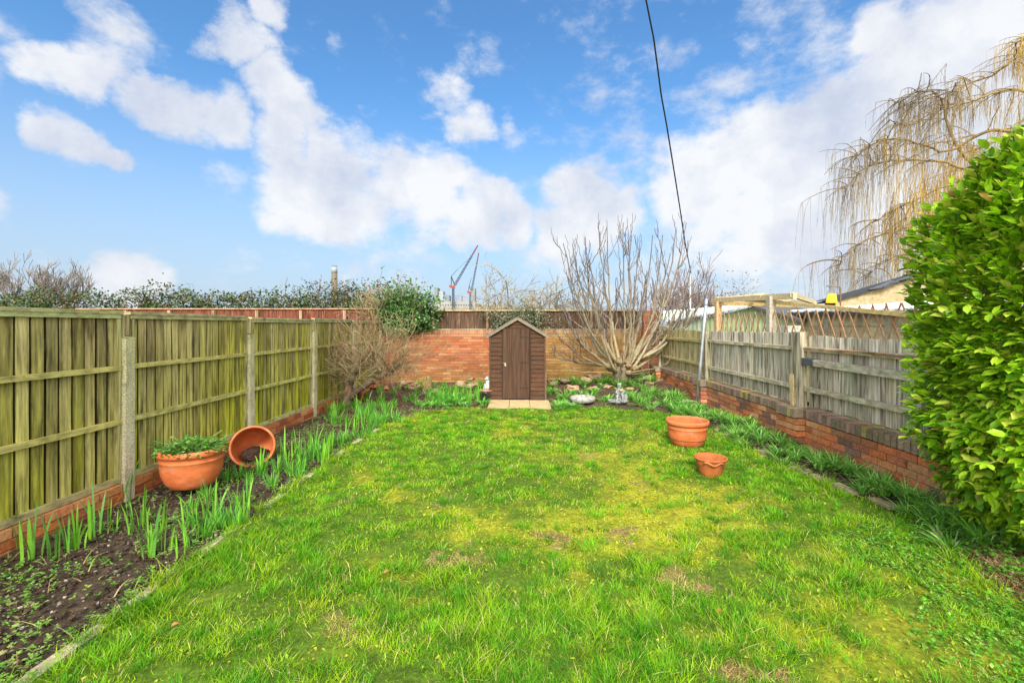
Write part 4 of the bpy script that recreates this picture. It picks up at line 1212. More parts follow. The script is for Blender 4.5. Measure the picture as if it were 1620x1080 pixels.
IV = [(.07, .16, .035), (.12, .26, .06), (.22, .34, .14), (.04, .10, .03)]
leafmass('ivy_bush', 'bushy dark green ivy spilling over the top of the back brick wall', 'shrub', (-3.0, 12.55, 1.90), (.86, .40, .48), 5200, .080, IV, [3, 3, 1.4, 2], 12, ratio=.8, lump=.62, shell=.4, loc=(-2.95, 12.6, 1.4))
leafmass('variegated_ivy', 'grey variegated ivy creeping on the fence behind the shed roof', 'shrub', (-.05, 12.48, 1.72), (.92, .16, .33), 2000, .06, [(.22, .26, .17), (.10, .16, .07), (.32, .34, .25), (.06, .10, .045)], [3, 3, 2, 2], 6, loc=(-.05, 12.6, 1.4), lump=.5)
leafmass('mixed_scrub', 'yellowish brown bare scrub beside the ivy on the back wall', 'shrub', (-3.75, 12.95, 1.95), (.85, .4, .55), 1500, .055, [(.20, .22, .06), (.32, .26, .12), (.10, .16, .05)], [2, 2, 2], 34, (.34, .25, .15), lump=.45, loc=(-3.7, 13, 1.2))
BRM = [(.035, .075, .02), (.07, .13, .03), (.14, .19, .08), (.14, .07, .035), (.22, .15, .07)]
xs = [-17.8, -16.0, -14.2, -12.4, -10.7, -9.0, -7.4, -5.9, -4.7]
for i, x in enumerate(xs):
    zt = [2.75, 2.7, 2.8, 2.7, 2.95, 2.9, 2.75, 2.95, 2.95][i]
    leafmass('bramble_bush', 'dark green and brown bramble thicket growing behind the long reddish fence', 'shrub', (x, 14.5 + U(-.3, .3), zt * .5 + .48), (1.35, .8, zt / 2 - .58), 7500, .085, BRM, [3, 3, 1, 1.5, 1], 26, (.25, .15, .11), arch=1.1, group='bramble thicket behind the left fences', lump=.45)

# dead stems and grass along the top of the back fence
mb = MB(); n = 2600
x = rng.uniform(-2.2, 3.3, n); pos = np.stack([x, 12.9 + rng.uniform(-.12, .1, n), np.full(n, 1.93)], 1); c = pal(n, [(.44, .34, .16), (.34, .24, .12), (.36, .33, .12)], None, .3)
blades(mb, pos, rng.uniform(0, 6.28, n), rng.uniform(.10, .26, n), np.full(n, .012), rng.uniform(.3, 1.6, n), c, c, K=3, droop=rng.uniform(.0, .5, n))
tag(mb.build('dead_grass', M_GRASS, local=True), kind='stuff')

# bare bushes beyond the back wall
def baretree(name, label, loc, H, spread, n_main, lvl, c, c2, r0, up=.2, wob=.2, kids=(3, 5), rmin=.01, group=None, trunk=.25, cat='tree', leafn=0, kang=(20, 50)):
    t = thing(name, label, cat, loc, group)
    tk = MB(); x, y, z = loc
    tk.tube([(x, y, z - .1), (x + U(-.05, .05), y, z + H * trunk * .5), (x, y, z + H * trunk)], [r0 * 1.3, r0, r0 * .85], 8, c); tk.build('trunk', M_BARK, t, smooth=True)
    bm_ = MB(); tp = []
    for k in range(n_main):
        a_ = 6.283 * k / n_main + U(-.4, .4); e = U(.15, 1) * spread
        branch(bm_, (x, y, z + H * trunk * U(.8, 1)), (math.cos(a_) * e, math.sin(a_) * e, 1), H * (1 - trunk) * U(.5, .68), r0 * U(.35, .6), lvl, lvl, tp, 5, up, wob, kids, (.45, .72), kang, c, c2, rmin=rmin)
    bm_.build('branches', M_TWIG, t)
    if leafn:
        f = MB(); tpn = np.array([tuple(q[0]) for q in tp]); ii = rng.integers(0, len(tpn), leafn)
        leaves(f, tpn[ii] + rng.normal(0, .08, (leafn, 3)), rdir(leafn), rdir(leafn), rng.uniform(.03, .06, leafn), rng.uniform(.02, .04, leafn), pal(leafn, [(.14, .15, .07), (.22, .20, .12)], None, .3)); f.build('foliage', M_LEAF, t)


for (px, Y, H) in ((800, 15.2, 3.5), (850, 15.6, 3.6), (895, 15.0, 3.4)):
    baretree('bare_bush', 'tangled leafless bush beyond the back wall between shed and bare tree', ((px - VX) * Y / F_PX, Y, 0), H, 1.1, 9, 4, (.20, .16, .11), (.26, .22, .16), .07, up=-.05, wob=.28, kids=(3, 4), rmin=.0085, group='leafless bushes beyond the back wall', trunk=.2, cat='shrub', leafn=500)
for (px, Y, H) in ((1080, 19, 4.0), (1105, 20, 3.6)):
    baretree('bare_bush', 'brown leafless bush far behind the bare tree above the corrugated roof', ((px - VX) * Y / F_PX, Y, 0), H, .8, 9, 4, (.16, .11, .09), (.22, .15, .13), .08, up=.1, wob=.22, kids=(3, 5), rmin=.010, group='brown bushes above the corrugated roof', trunk=.2, cat='shrub')
leafmass('small_shrub', 'sparse dark shrub top showing above the timber frame', 'shrub', (8.6, 19, 2.2), (1.3, .6, .9), 500, .09, [(.08, .10, .05), (.16, .15, .10)], None, 9, (.14, .10, .09), lump=.5)
for (px, Y, H, s, lb) in ((17, 42, 7.6, .45, 'bare tree at the far left edge of the skyline'), (73, 42, 7.9, .62, 'wide bare tree second from the left on the skyline'), (110, 44, 7.0, .5, 'lower bare tree third from the left on the skyline')):
    baretree('bare_tree', lb, ((px - VX) * Y / F_PX, Y, 0), H, s, 7 if px == 73 else 5, 4, (.17, .15, .13), (.24, .21, .20), .20, up=.25, wob=.13, kids=(3, 5), rmin=.020, kang=(18, 38), trunk=.28, group=None)
# twigs standing up behind the ivy
for (px, Y) in ((515, 15.5), (555, 15.8), (600, 15.4), (640, 15.8)):
    baretree('bare_bush', 'thin leafless bush rising behind the brambles near the chimney', ((px - VX) * Y / F_PX, Y, 0), 3.3 + U(-.15, .15), .8, 7, 3, (.22, .16, .13), (.26, .2, .18), .05, up=.15, wob=.2, rmin=.008, group='thin bushes near the chimney', trunk=.2, cat='shrub')

# ------------------------------------------------------------------ willow
wl = thing('weeping_willow', 'tall leafless weeping willow with golden hanging twigs on the right', 'tree', (24.5, 20.5, 0))
tk = MB(); tk.tube([(24.5, 20.5, -.1), (24.4, 20.5, 2), (24.0, 20.4, 4.5), (23.2, 20.3, 7.0)], [.6, .48, .42, .35], 12, (.26, .20, .12)); tk.build('trunk', M_BARK, wl, smooth=True)
limbs = [
    ([(1660, 60), (1625, 75), (1600, 95), (1580, 115), (1545, 128), (1500, 148), (1455, 160), (1420, 172)], 20, .10),
    ([(1640, 150), (1600, 140), (1565, 150), (1520, 165), (1470, 180), (1440, 200), (1405, 190)], 19, .09),
    ([(1660, 240), (1620, 210), (1575, 205), (1540, 215), (1500, 245), (1460, 228), (1420, 218), (1380, 225), (1352, 250)], 20, .14),
    ([(1640, 330), (1590, 290), (1530, 258), (1500, 205), (1492, 160), (1470, 140), (1440, 150), (1412, 168)], 20.5, .15),
    ([(1640, 340), (1590, 300), (1520, 262), (1460, 250), (1400, 255), (1360, 270), (1338, 300)], 19.5, .12),
    ([(1640, 300), (1580, 270), (1520, 285), (1460, 310), (1420, 330), (1385, 350)], 21, .10),
    ([(1640, 380), (1560, 345), (1490, 335), (1430, 362), (1380, 375), (1345, 395), (1325, 425)], 20, .10),
    ([(1660, 420), (1570, 400), (1500, 385), (1440, 400), (1395, 415), (1370, 440)], 21, .09),
    ([(1700, 120), (1650, 150), (1610, 200), (1570, 230), (1530, 240)], 22, .12),
    ([(1700, 20), (1660, 40), (1630, 55), (1605, 70)], 20, .09),
    ([(1760, 100), (1720, 60), (1690, 40), (1650, 60), (1620, 110)], 18.5, .10),
]
lb_ = MB(); tg = MB()
GOLD = (.38, .24, .04); DRK = (.14, .105, .07)


def hang(p, L, c, r=.006):
    sx, sy = U(-.10, .10), U(-.10, .10); n = 5
    pts = []; q = Vector(p); dirx = Vector((U(-.5, .2), U(-.3, .3), U(-.1, .4)))
    for i in range(n + 1):
        pts.append(q.copy())
        dirx = dirx * .5 + Vector((sx + U(-.06, .06), sy, -1)) * .75
        q = q + dirx.normalized() * (L / n)
        if q.z < 2.4: break
    if len(pts) > 1:
        tg.tube(pts, [lerp(r, r * .45, i / n) for i in range(len(pts))], 3, c, cap=False, c2=mixc(c, (.30, .24, .10), .4))
    return pts


for (pp_, Y, r0) in limbs:
    for rep in range(1):
        pts = []
        for k, (px, py) in enumerate(pp_):
            pts.append(P(px, py, Y + math.sin(k * 1.7 + Y) * .5))
        # smooth subdivide
        for _ in range(2):
            q = [pts[0]]
            for i in range(len(pts) - 1): q += [pts[i].lerp(pts[i + 1], .25), pts[i].lerp(pts[i + 1], .75)]
            pts = q + [pts[-1]]
        m = len(pts)
        lb_.tube([p + Vector((U(-.03, .03), U(-.03, .03), U(-.05, .05))) for p in pts], [max(.016, r0 * .62 * (1 - i / m) ** .8) for i in range(m)], 6, (.34, .24, .09), c2=(.17, .13, .10))
        # side branches, each with hanging twigs
        for k in range(int(m * 1.6)):
            i = int((m - 1) * U(0, 1) ** .75 * .999); t = i / m; p = pts[i]
            d = Vector((U(-1.2, .5), U(-1, 1), U(-.25, .7))).normalized(); L_ = U(.5, 1.7)
            sp = [p.copy()]; dd = d.copy(); q = p.copy()
            for j in range(5):
                dd = (dd + Vector((U(-.2, .1), U(-.2, .2), -.20))).normalized(); q = q + dd * L_ / 5; sp.append(q.copy())
            inner = pp_[0][0] + (pp_[-1][0] - pp_[0][0]) * t
            cc = mixc(DRK, GOLD, max(0, min(1, (to_px(p)[0] - 1340) / 180 + U(-.3, .3)))) if p.z < 10.5 else mixc(DRK, GOLD, max(0, min(1, (to_px(p)[0] - 1480) / 160 + U(-.2, .2))))
            lb_.tube(sp, [lerp(.022, .010, j / 5) for j in range(6)], 4, mixc((.20, .15, .10), cc, .5), cap=False)
            for h in range(random.randint(6, 10)):
                s = sp[random.randint(1, 5)]
                Lh = U(.5, 1.5) if p.z > 9 else U(.8, 2.6)
                hp = hang(s + Vector((U(-.05, .05), U(-.05, .05), 0)), Lh, vary(cc, .2))
                if len(hp) > 3 and random.random() < .6:
                    for _ in range(2): hang(hp[random.randint(1, len(hp) - 1)], Lh * U(.2, .45), vary(cc, .2), .005)
# golden curtain in the middle and behind the bush
for k in range(430):
    px = random.gauss(1500, 46); py0 = U(250, 340) + abs(px - 1500) * .3
    Y = U(19, 22); p = P(px, py0, Y)
    hang(p, U(2.2, 4.6), vary(mixc(GOLD, (.46, .27, .03), U(0, 1)), .2), .008)
for k in range(260):
    px = U(1440, 1640); py0 = U(190, 330) - max(0, px - 1540) * .7
    hang(P(px, py0, U(18.5, 22)), U(.8, 2.2), vary(mixc(DRK, GOLD, U(.2, .8)), .2), .007)
lb_.build('branches', M_BARK, wl, smooth=True); tg.build('hanging_twigs', M_TWIG, wl)

# ------------------------------------------------------------------ big evergreen bush, right
hb = thing('evergreen_bush', 'large bright green evergreen bush with oval leaves in the near right corner', 'shrub', (3.50, 2.95, 0))
HC = np.array([3.60, 2.92, 1.46]); HR = np.array([.63, .74, 1.27])
n = 46000
dd = rdir(n); dd[:, 2] *= 1.25; dd /= np.linalg.norm(dd, axis=1, keepdims=True); dd = dd[(dd[:, 0] < .42)]; n = len(dd)
ph = np.arctan2(dd[:, 1], dd[:, 0])
lum = 1 + .20 * (fbm(ph * 2.2 + 5, dd[:, 2] * 3 + 5, 111, 3) - .5) * 2 + .10 * (fbm(ph * 7 + 5, dd[:, 2] * 9 + 5, 115, 2) - .5) * 2
zq = dd[:, 2]
# squarer than an ellipsoid: keep width through the middle
k = (np.abs(dd) ** 3.6).sum(1) ** (-1 / 3.6)
rr = (.62 + .38 * rng.random(n) ** .5) * lum * k / 1.0
shape = dd * rr[:, None] * HR
top = sstep(.4, 1.22, shape[:, 2])
shape[:, 0] = shape[:, 0] * (1 - .02 * top) + .0 * top
shape[:, 1] *= (1 - .05 * top)
bot = sstep(-.85, -1.25, shape[:, 2]); shape[:, 0] = shape[:, 0] * (1 - .22 * bot)
pos = HC + shape
fo = MB()
outd = dd * .75 + rdir(n) * .55; outd[:, 2] += .12
L_ = rng.uniform(.045, .102, n)
clump_n = fbm(ph * 5 + 9, dd[:, 2] * 7 + 9, 121, 2)  # darkens leaf colour by clump, painting shaded gaps into the foliage
cc = pal(n, [(.27, .50, .014), (.40, .64, .02), (.13, .31, .012), (.66, .74, .08), (.42, .24, .08)], [4, 4, 2.2, 1.7, .15], .18) * (.35 + 1.2 * clump_n)[:, None]
leaves(fo, pos, outd, dd * .45 + np.array([0, 0, .9]) + rdir(n) * .35, L_, L_ * rng.uniform(.42, .58, n), cc, oval=True, curl=.10, fold=.12)
# protruding shoots with whorls of leaves
bs = MB()
for k in range(260):
    d = rdir(1)[0]
    if d[0] > .4: continue
    if k < 70: d = np.array([U(-1, 0), U(-1, .2), U(-.2, 1)]); d /= np.linalg.norm(d)
    kk_ = float((np.abs(d) ** 3.6).sum() ** (-1 / 3.6))
    s = d * HR * kk_ * .9; tp_ = float(sstep(.4, 1.22, s[2])); s[1] *= (1 - .05 * tp_)
    p0 = Vector(HC + s * .55); p1 = Vector(HC + s * 1.0); dv = Vector(d); dv.z += .35; dv.normalize()
    Ls = U(.08, .20) if k > 24 else U(.16, .26)
    p2 = p1 + dv * Ls
    bs.tube([p0, p1, p2], [.006, .0045, .0025], 5, (.30, .26, .08), cap=False)
    m = 11
    tt = rng.uniform(0, 1, m); pos2 = np.array(p1)[None] + np.array(dv)[None] * (tt * Ls * 1.05)[:, None]
    od = rdir(m) * .8 + np.array(dv) * .6
    leaves(fo, pos2, od, rdir(m) * .3 + np.array([0, 0, 1.]), rng.uniform(.05, .088, m), rng.uniform(.028, .045, m), pal(m, [(.34, .56, .02), (.50, .72, .04), (.20, .42, .02)]), oval=True, curl=.12)
for k in range(16):
    a_ = U(0, 6.28)
    branch(bs, (3.5 + U(-.12, .12), 2.95 + U(-.12, .12), -.02), (math.cos(a_) * .22, math.sin(a_) * .22, 1), 1.15, .022, 3, 3, None, 5, .1, .15, (2, 3), (.3, .45), (15, 35), (.20, .14, .09), (.28, .22, .10))
fo.build('foliage', M_GLOSS, hb); bs.build('branches', M_BARK, hb)

# ------------------------------------------------------------------ beyond the right fence
# corrugated green shed
cs = thing('corrugated_shed', 'pale green corrugated metal shed beyond the right fence', 'shed', (5.2, 11.6, 0))


def onl(px):
    k = (px - VX) / F_PX; Y = 9.11 / (k + .3415); return k * Y, Y


wl_ = MB()
N_ = 60
topz = lambda px: np.interp(px, [1056, 1110, 1190, 1262], [1.75, 1.80, 2.06, 1.74])
for i in range(N_):
    xa = lerp(1056, 1262, i / N_); xb = lerp(1056, 1262, (i + 1) / N_)
    a = onl(xa); b_ = onl(xb); of = .015 if i % 2 else 0
    cc = (.50, .56, .40) if xa < 1112 else (.40, .47, .26)
    wl_.add([(a[0] + of, a[1], 0), (b_[0] + .015 - of, b_[1], 0), (b_[0] + .015 - of, b_[1], float(topz(xb)) - .02), (a[0] + of, a[1], float(topz(xa)) - .02)], [(0, 1, 2, 3)], cc)
e = onl(1262)
wl_.add([(e[0], e[1], 0), (e[0] + 3, e[1] + .6, 0), (e[0] + 3, e[1] + .6, 1.6), (e[0], e[1], 1.72)], [(0, 1, 2, 3)], (.4, .45, .28))
wl_.build('wall', M_SHEET, cs)
rf = MB(); n_ = 40
fl_, fr_ = P(1052, 509, onl(1052)[1] - .1), P(1190, 483, onl(1190)[1] - .15)
bl_, brr = P(1038, 493, 17.5), P(1193, 480.5, 14.5)
for i in range(n_):
    a = fl_.lerp(fr_, i / n_); b_ = fl_.lerp(fr_, (i + 1) / n_); c_ = bl_.lerp(brr, (i + 1) / n_); d_ = bl_.lerp(brr, i / n_)
    h1 = .02 if i % 2 else 0; h2 = .02 - h1
    up = Vector((0, 0, 1))
    v = [a + up * h1, b_ + up * h2, c_ + up * h2, d_ + up * h1]; v += [q - up * .035 for q in v]
    rf.add([tuple(q) for q in v], [(0, 1, 2, 3), (7, 6, 5, 4), (0, 4, 5, 1)], (.62, .68, .58))
rf.build('roof', M_SHEET, cs)
rf = MB(); e = P(1264, 505, onl(1264)[1] - .1); rf.add([tuple(fr_), tuple(e), (e.x + 3, e.y + 1, e.z + .1), tuple(brr)] + [(q[0], q[1], q[2] - .06) for q in (tuple(fr_), tuple(e), (e.x + 3, e.y + 1, e.z + .1), tuple(brr))], [(0, 1, 2, 3), (7, 6, 5, 4), (0, 4, 5, 1), (1, 5, 6, 2)], (.10, .10, .10)); rf.build('dark_roof_slope', M_FELT, cs)
rf = MB(); q0 = fr_ + Vector((0, -.03, .03)); rf.tube([q0 + Vector((-.25, -.05, 0)), q0, q0 + Vector((.25, -.08, .0))], [.03, .055, .02], 7, (.09, .10, .11)); rf.build('ridge_cap', M_FELT, cs)

# concrete sectional garage with white roof
cg = thing('concrete_garage', 'grey concrete panel garage with a white corrugated roof behind the trellis', 'garage', (6.0, 7.5, 0))
g_ = MB()
y0, y1 = 4.4, 9.75
for r_i in range(7):
    z0_ = .02 + r_i * .262; z1_ = min(z0_ + .254, 1.86)
    yq = y0
    while yq < y1:
        y2 = min(yq + 1.42, y1); top = 1.0
        g_.box((6.05, (yq + y2) / 2, (z0_ + z1_) / 2), (.06, y2 - yq - .012, z1_ - z0_), vary((.50, .42, .27), .10), None, .002); yq = y2 + .06
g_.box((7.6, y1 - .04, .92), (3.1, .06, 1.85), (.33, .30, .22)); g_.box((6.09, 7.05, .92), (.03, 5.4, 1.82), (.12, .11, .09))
g_.build('wall', M_PLASTER, cg)
yq = y0 + 1.45
while yq < y1: p_ = MB(); p_.box((6.0, yq, .93), (.09, .11, 1.86), (.36, .33, .25), None, .003); yq += 1.48; p_.build('post', M_PLASTER, cg)
rf = MB(); n_ = 46
for i in range(n_):
    ya = lerp(4.2, 9.95, i / n_); yb = lerp(4.2, 9.95, (i + 1) / n_); h1 = .022 if i % 2 else 0; h2 = .022 - h1
    ze = lambda yy: 1.80 + .02 * (yy - 4.4)
    v = [(5.88, ya, ze(ya) + h1), (5.88, yb, ze(yb) + h2), (9.4, yb, 2.17 + h2), (9.4, ya, 2.17 + h1)]
    v += [(a, b_, c_ - .03) for (a, b_, c_) in v]
    rf.add(v, [(3, 2, 1, 0), (4, 5, 6, 7), (0, 1, 5, 4)], (.74, .76, .77))
rf.build('roof', M_SHEET, cg)
rf = MB(); rf.bar((5.90, 4.2, 1.745), (5.90, 9.9, 1.855), .03, .06, (.07, .07, .07)); rf.build('fascia', M_PAINT, cg)

# rendered outbuilding with felt roof
ob = thing('rendered_outbuilding', 'tan rendered outbuilding with a ragged black felt roof edge behind the garage', 'building', (12, 14, 0))
a = P(1322, 474, 14); b_ = P(1383, 457, 14); c_ = P(1440, 440, 14); d_ = P(1530, 412, 14)
g_ = MB(); pts = [(a.x, 14, 0), (d_.x + 2, 14, 0), (d_.x + 2, 14, d_.z + .3), (d_.x, 14, d_.z), (c_.x, 14, c_.z), (b_.x, 14, b_.z), (a.x, 14, a.z)]
bk_ = [(x, 14.5, z) for (x, y, z) in pts]; m = len(pts)
g_.add(pts + bk_, [tuple(range(m)), tuple(range(2 * m - 1, m - 1, -1)), (0, m - 1, 2 * m - 1, m), (1, m + 1, m + 2, 2)], (.42, .33, .20)); g_.build('wall', M_PLASTER, ob)
rf = MB()
rp = [a + Vector((-.35, 0, -.09)), a, b_, c_, d_, d_ + Vector((2, 0, .3))]
for i in range(len(rp) - 1):
    p, q = rp[i], rp[i + 1]
    v = [(p.x, 13.88, p.z + .05), (q.x, 13.88, q.z + .05), (q.x, 14.62, q.z + .05), (p.x, 14.62, p.z + .05)]; v += [(x, y, z - .07) for (x, y, z) in v]
    rf.add(v, [(0, 1, 2, 3), (7, 6, 5, 4), (0, 4, 5, 1)], (.05, .055, .065))
for k in range(22):
    t_ = U(0, 1); p = b_.lerp(d_, t_); rf.tube([p + Vector((-.3, -.16, -.03)), p + Vector((0, -.2, .04 + U(-.03, .05))), p + Vector((.3, -.16, .10))], [.02, U(.03, .07), .02], 6, (.09, .10, .12))
rf.build('felt_roof', M_FELT, ob)

# yellow container and pipe on the garage roof
q = P(1315.5, 479, 9.6)
t = thing('yellow_bucket', 'small yellow upturned bucket standing on the white garage roof', 'bucket', (q.x, q.y, q.z))
m_ = MB(); m_.lathe([(.105, 0), (.108, .015), (.098, .02), (.085, .15), (.06, .19), (0, .2)], 20, (.80, .55, .03)); m_.build('bucket_body', M_PAINT, t, smooth=True, local=True)
m_ = MB(); pa = P(1341, 500, 5.95 / ((1341 - 820) / 720)); Yp = pa.y
m_.tube([(pa.x - .13, Yp, 1.40), (pa.x - .13, Yp, P(0, 455, Yp).z), (pa.x - .15, Yp, P(0, 453, Yp).z), (pa.x - .38, Yp - .0, P(0, 452.5, Yp).z)], .012, 8, (.20, .13, .09))
tag(m_.build('bent_pipe', M_PAINT, smooth=True), 'thin rusty pipe with a bent top rising in front of the garage', 'pipe')
g_ = MB(); q = P(1249, 523, 7.4); g_.box((q.x, q.y, q.z + .02), (.30, .2, .14), (.42, .42, .38), Matrix.Rotation(.3, 3, 'Z'), .012); g_.bar((q.x, q.y + .02, .0), (q.x, q.y + .02, q.z - .06), .10, .10, (.3, .14, .08), up=(0, 1, 0)); tag(g_.build('grey_block_on_post', M_STONE), 'grey stone block on a reddish post seen through the trellis', 'block')

# timber frame (unfinished pergola)
pg = thing('timber_frame', 'unfinished pale timber pergola frame behind the right fence', 'pergola', (4.4, 7.8, 0))
for (px, Y, zt, w_, c) in ((1136, 8.77, 2.06, .10, (.55, .36, .20)), (1220, 6.93, 2.05, .10, (.44, .38, .31))):
    m_ = MB(); X = (px - VX) * Y / F_PX; m_.box((X, Y, zt / 2), (w_, w_, zt), c, None, .002); m_.build('post', M_TIMB, pg)
m_ = MB(); m_.bar(P(1127, 475, 9.05), P(1258, 468, 6.36), .05, .085, (.58, .44, .27), jit=.002); m_.build('beam', M_TIMB, pg)
m_ = MB(); m_.bar(P(1140, 480, 8.75), P(1262, 483, 7.3), .045, .06, (.62, .44, .20), jit=.002); m_.build('beam', M_TIMB, pg)
m_ = MB(); m_.bar(P(1180, 474, 7.9), P(1452, 499, 4.35), .045, .05, (.62, .45, .20), jit=.002); m_.build('beam', M_TIMB, pg)
for (a, b_) in ((P(1253, 466, 6.4), P(1288, 478, 8.2)), (P(1136, 472, 8.8), P(1180, 478, 10.2)), (P(1186, 469, 7.7), P(1222, 477, 9.4)), (P(1205, 467, 7.2), P(1250, 476, 9.0))):
    m_ = MB(); m_.bar(a, b_, .045, .07, vary((.50, .42, .28)), jit=.002); m_.build('rafter', M_TIMB, pg)
for (a, b_) in ((P(1128, 474, 9.0), P(1205, 466.5, 8.3)), (P(1180, 476, 9.9), P(1290, 479, 8.15))):
    m_ = MB(); m_.bar(a, b_, .045, .06, vary((.55, .45, .28)), jit=.002); m_.build('rafter', M_TIMB, pg)

# lattice trellis above the fence
tl = thing('lattice_trellis', 'expanding brown lattice trellis fixed above the silver grey fence', 'trellis', (3.86, 6.2, 1.45))
m_ = MB(); yv = 3.9
while yv < 8.6:
    h_ = .39 + .012 * math.sin(yv * 3); lean = .175 + U(-.01, .01)
    m_.bar((3.835, yv - lean / 2, 1.43), (3.835, yv + lean / 2, 1.43 + h_), .007, .020, vary((.42, .24, .13), .18), up=(0, 1, 0))
    m_.bar((3.846, yv + lean / 2, 1.43), (3.846, yv - lean / 2, 1.43 + h_ + U(-.01, .01)), .007, .020, vary((.36, .21, .12), .18), up=(0, 1, 0))
    yv += .186 + U(-.008, .008)
m_.build('lattice', M_TIMB, tl)

# ------------------------------------------------------------------ steel pole, cable
m_ = MB(); a = P(1103, 636, 8.72); b_ = P(1118, 469, 8.72)
t = thing('metal_pole', 'leaning galvanised steel clothes pole standing against the right fence', 'pole', a)
m_.tube([a, a.lerp(b_, .35), a.lerp(b_, .7), b_], .032, 12, (.42, .45, .50)); m_.build('tube', M_STEEL, t, smooth=True)
m_ = MB(); m_.tube([b_ + Vector((0, 0, -.03)), b_ + Vector((0, 0, .03))], .038, 12, (.16, .20, .26)); q = a.lerp(b_, .92); m_.tube([q, q + Vector((0, 0, .02))], .038, 12, (.3, .33, .38)); m_.build('cap', M_STEEL, t)
for (dx, lb) in ((-.13, 'flat slate piece left of the steel pole foot'), (.12, 'flat slate piece right of the steel pole foot')):
    m_ = MB(); m_.blob((a.x + dx, a.y + .03, .14), (.14, .10, .035), (.30, .22, .18), (6, 10), .3, o=dx * 9); tag(m_.build('slate', M_STONE), lb, 'stone')
m_ = MB(); cp_ = [(1012, -70, 3.6), (1022, 0, 4.2), (1034, 60, 4.8), (1041, 112, 5.4), (1046, 150, 5.9), (1055, 200, 6.7), (1066, 268, 8.0), (1075, 325, 9.3), (1084, 385, 11.0), (1093, 432, 12.8)]
m_.tube([P(*c) for c in cp_], [.0075, .008, .009, .0098, .0105, .011, .012, .0125, .013, .013], 7, (.03, .03, .04))
tag(m_.build('overhead_cable', M_RUBBER, smooth=True), 'black overhead cable crossing the sky down to the far right', 'cable')
m_ = MB(); q = P(1093, 432, 12.82); m_.tube([(q.x, q.y + .05, 0), (q.x, q.y + .05, q.z + .05)], .028, 8, (.45, .46, .45)); tag(m_.build('cable_pole', M_STEEL, smooth=True), 'slim pale pole behind the bare tree carrying the overhead cable', 'pole')

# ------------------------------------------------------------------ skyline
ch = thing('chimney', 'tall twin-flued concrete power station chimney on the skyline', 'chimney', P(529, 500, 420) * 1)
ch.location.z = 0
Yc = 420; s = Yc / F_PX; cxx = (529 - VX) * s
m_ = MB(); m_.tube([(cxx, Yc, 0), (cxx, Yc, CH + 83 * s)], [5.2 * s, 4.5 * s], 20, (.15, .125, .10)); m_.build('shaft', M_PAINT, ch, smooth=True)
m_ = MB(); m_.tube([(cxx, Yc, CH + 83 * s), (cxx, Yc, CH + 92.5 * s)], [4.6 * s, 4.5 * s], 20, (.27, .30, .33)); m_.build('top_band', M_PAINT, ch, smooth=True)
for dx in (-2.3, 2.1):
    m_ = MB(); m_.tube([(cxx + dx * s, Yc, CH + 92 * s), (cxx + dx * s, Yc, CH + 95.5 * s)], 1.5 * s, 10, (.16, .17, .19)); m_.build('flue', M_PAINT, ch, smooth=True)

Yc = 400; s = Yc / F_PX


def SP(px, py, dy=0): return P(px, py, Yc + dy)


pw = thing('power_station', 'long white industrial building with silos and steelwork on the skyline', 'building', ((735 - VX) * s, Yc, 0))


def blk(name, x0, x1, y0, c, dy=0, dep=12, mat_=M_PAINT):
    m_ = MB(); a = SP(x0, y0, dy); b_ = SP(x1, y0, dy); m_.box(((a.x + b_.x) / 2, Yc + dy + dep / 2, a.z / 2), (b_.x - a.x, dep, a.z), c); m_.build(name, mat_, pw)


blk('main_hall', 684, 752, 476.5, (.29, .28, .27)); blk('low_hall', 752, 798, 481, (.27, .25, .23), 3)
blk('silo_tower', 687, 692.5, 455, (.18, .2, .2), 13.5); blk('boiler_house', 694, 701, 460.5, (.28, .31, .33), 14); blk('frame_block', 701, 711, 466.5, (.17, .20, .24), 13.7)
blk('silo_tower', 747, 751.5, 455.5, (.22, .22, .21), 13.4); blk('stair_tower', 728.5, 730, 467, (.32, .36, .42), 13.6)
m_ = MB()
for k in range(34):
    x0 = U(712, 750); a = SP(x0, 477, 5); b_ = SP(x0, U(466, 474), 5); m_.tube([a, b_], .18, 4, (.28, .32, .40))
for yy_ in (468, 472): m_.tube([SP(712, yy_, 5), SP(750, yy_ + 1, 5)], .2, 4, (.32, .36, .44))
m_.build('steelwork', M_PAINT, pw)
m_ = MB()
for k in range(13):
    x0 = 697 + k * 4.1; m_.box((SP(x0, 0).x, Yc - .1, SP(0, 482.5).z), (1.1, .3, .8), (.06, .06, .07))
m_.build('window', M_PAINT, pw)


def lattice(mb, a, b_, w, n, r, c):
    a = Vector(a); b_ = Vector(b_); d = (b_ - a).normalized(); sd = Vector((d.z, 0, -d.x)) * w / 2; fy = Vector((0, w / 2, 0))
    for (u, v) in ((1, 1), (1, -1), (-1, 1), (-1, -1)): mb.tube([a + sd * u + fy * v, b_ + sd * u * .6 + fy * v * .6], r, 4, c)
    for i in range(n):
        p = a.lerp(b_, i / n); q = a.lerp(b_, (i + 1) / n); sg = 1 if i % 2 else -1
        mb.tube([p + sd * sg - fy, q - sd * sg - fy], r * .7, 3, c); mb.tube([p + sd * sg + fy, q - sd * sg + fy], r * .7, 3, c)


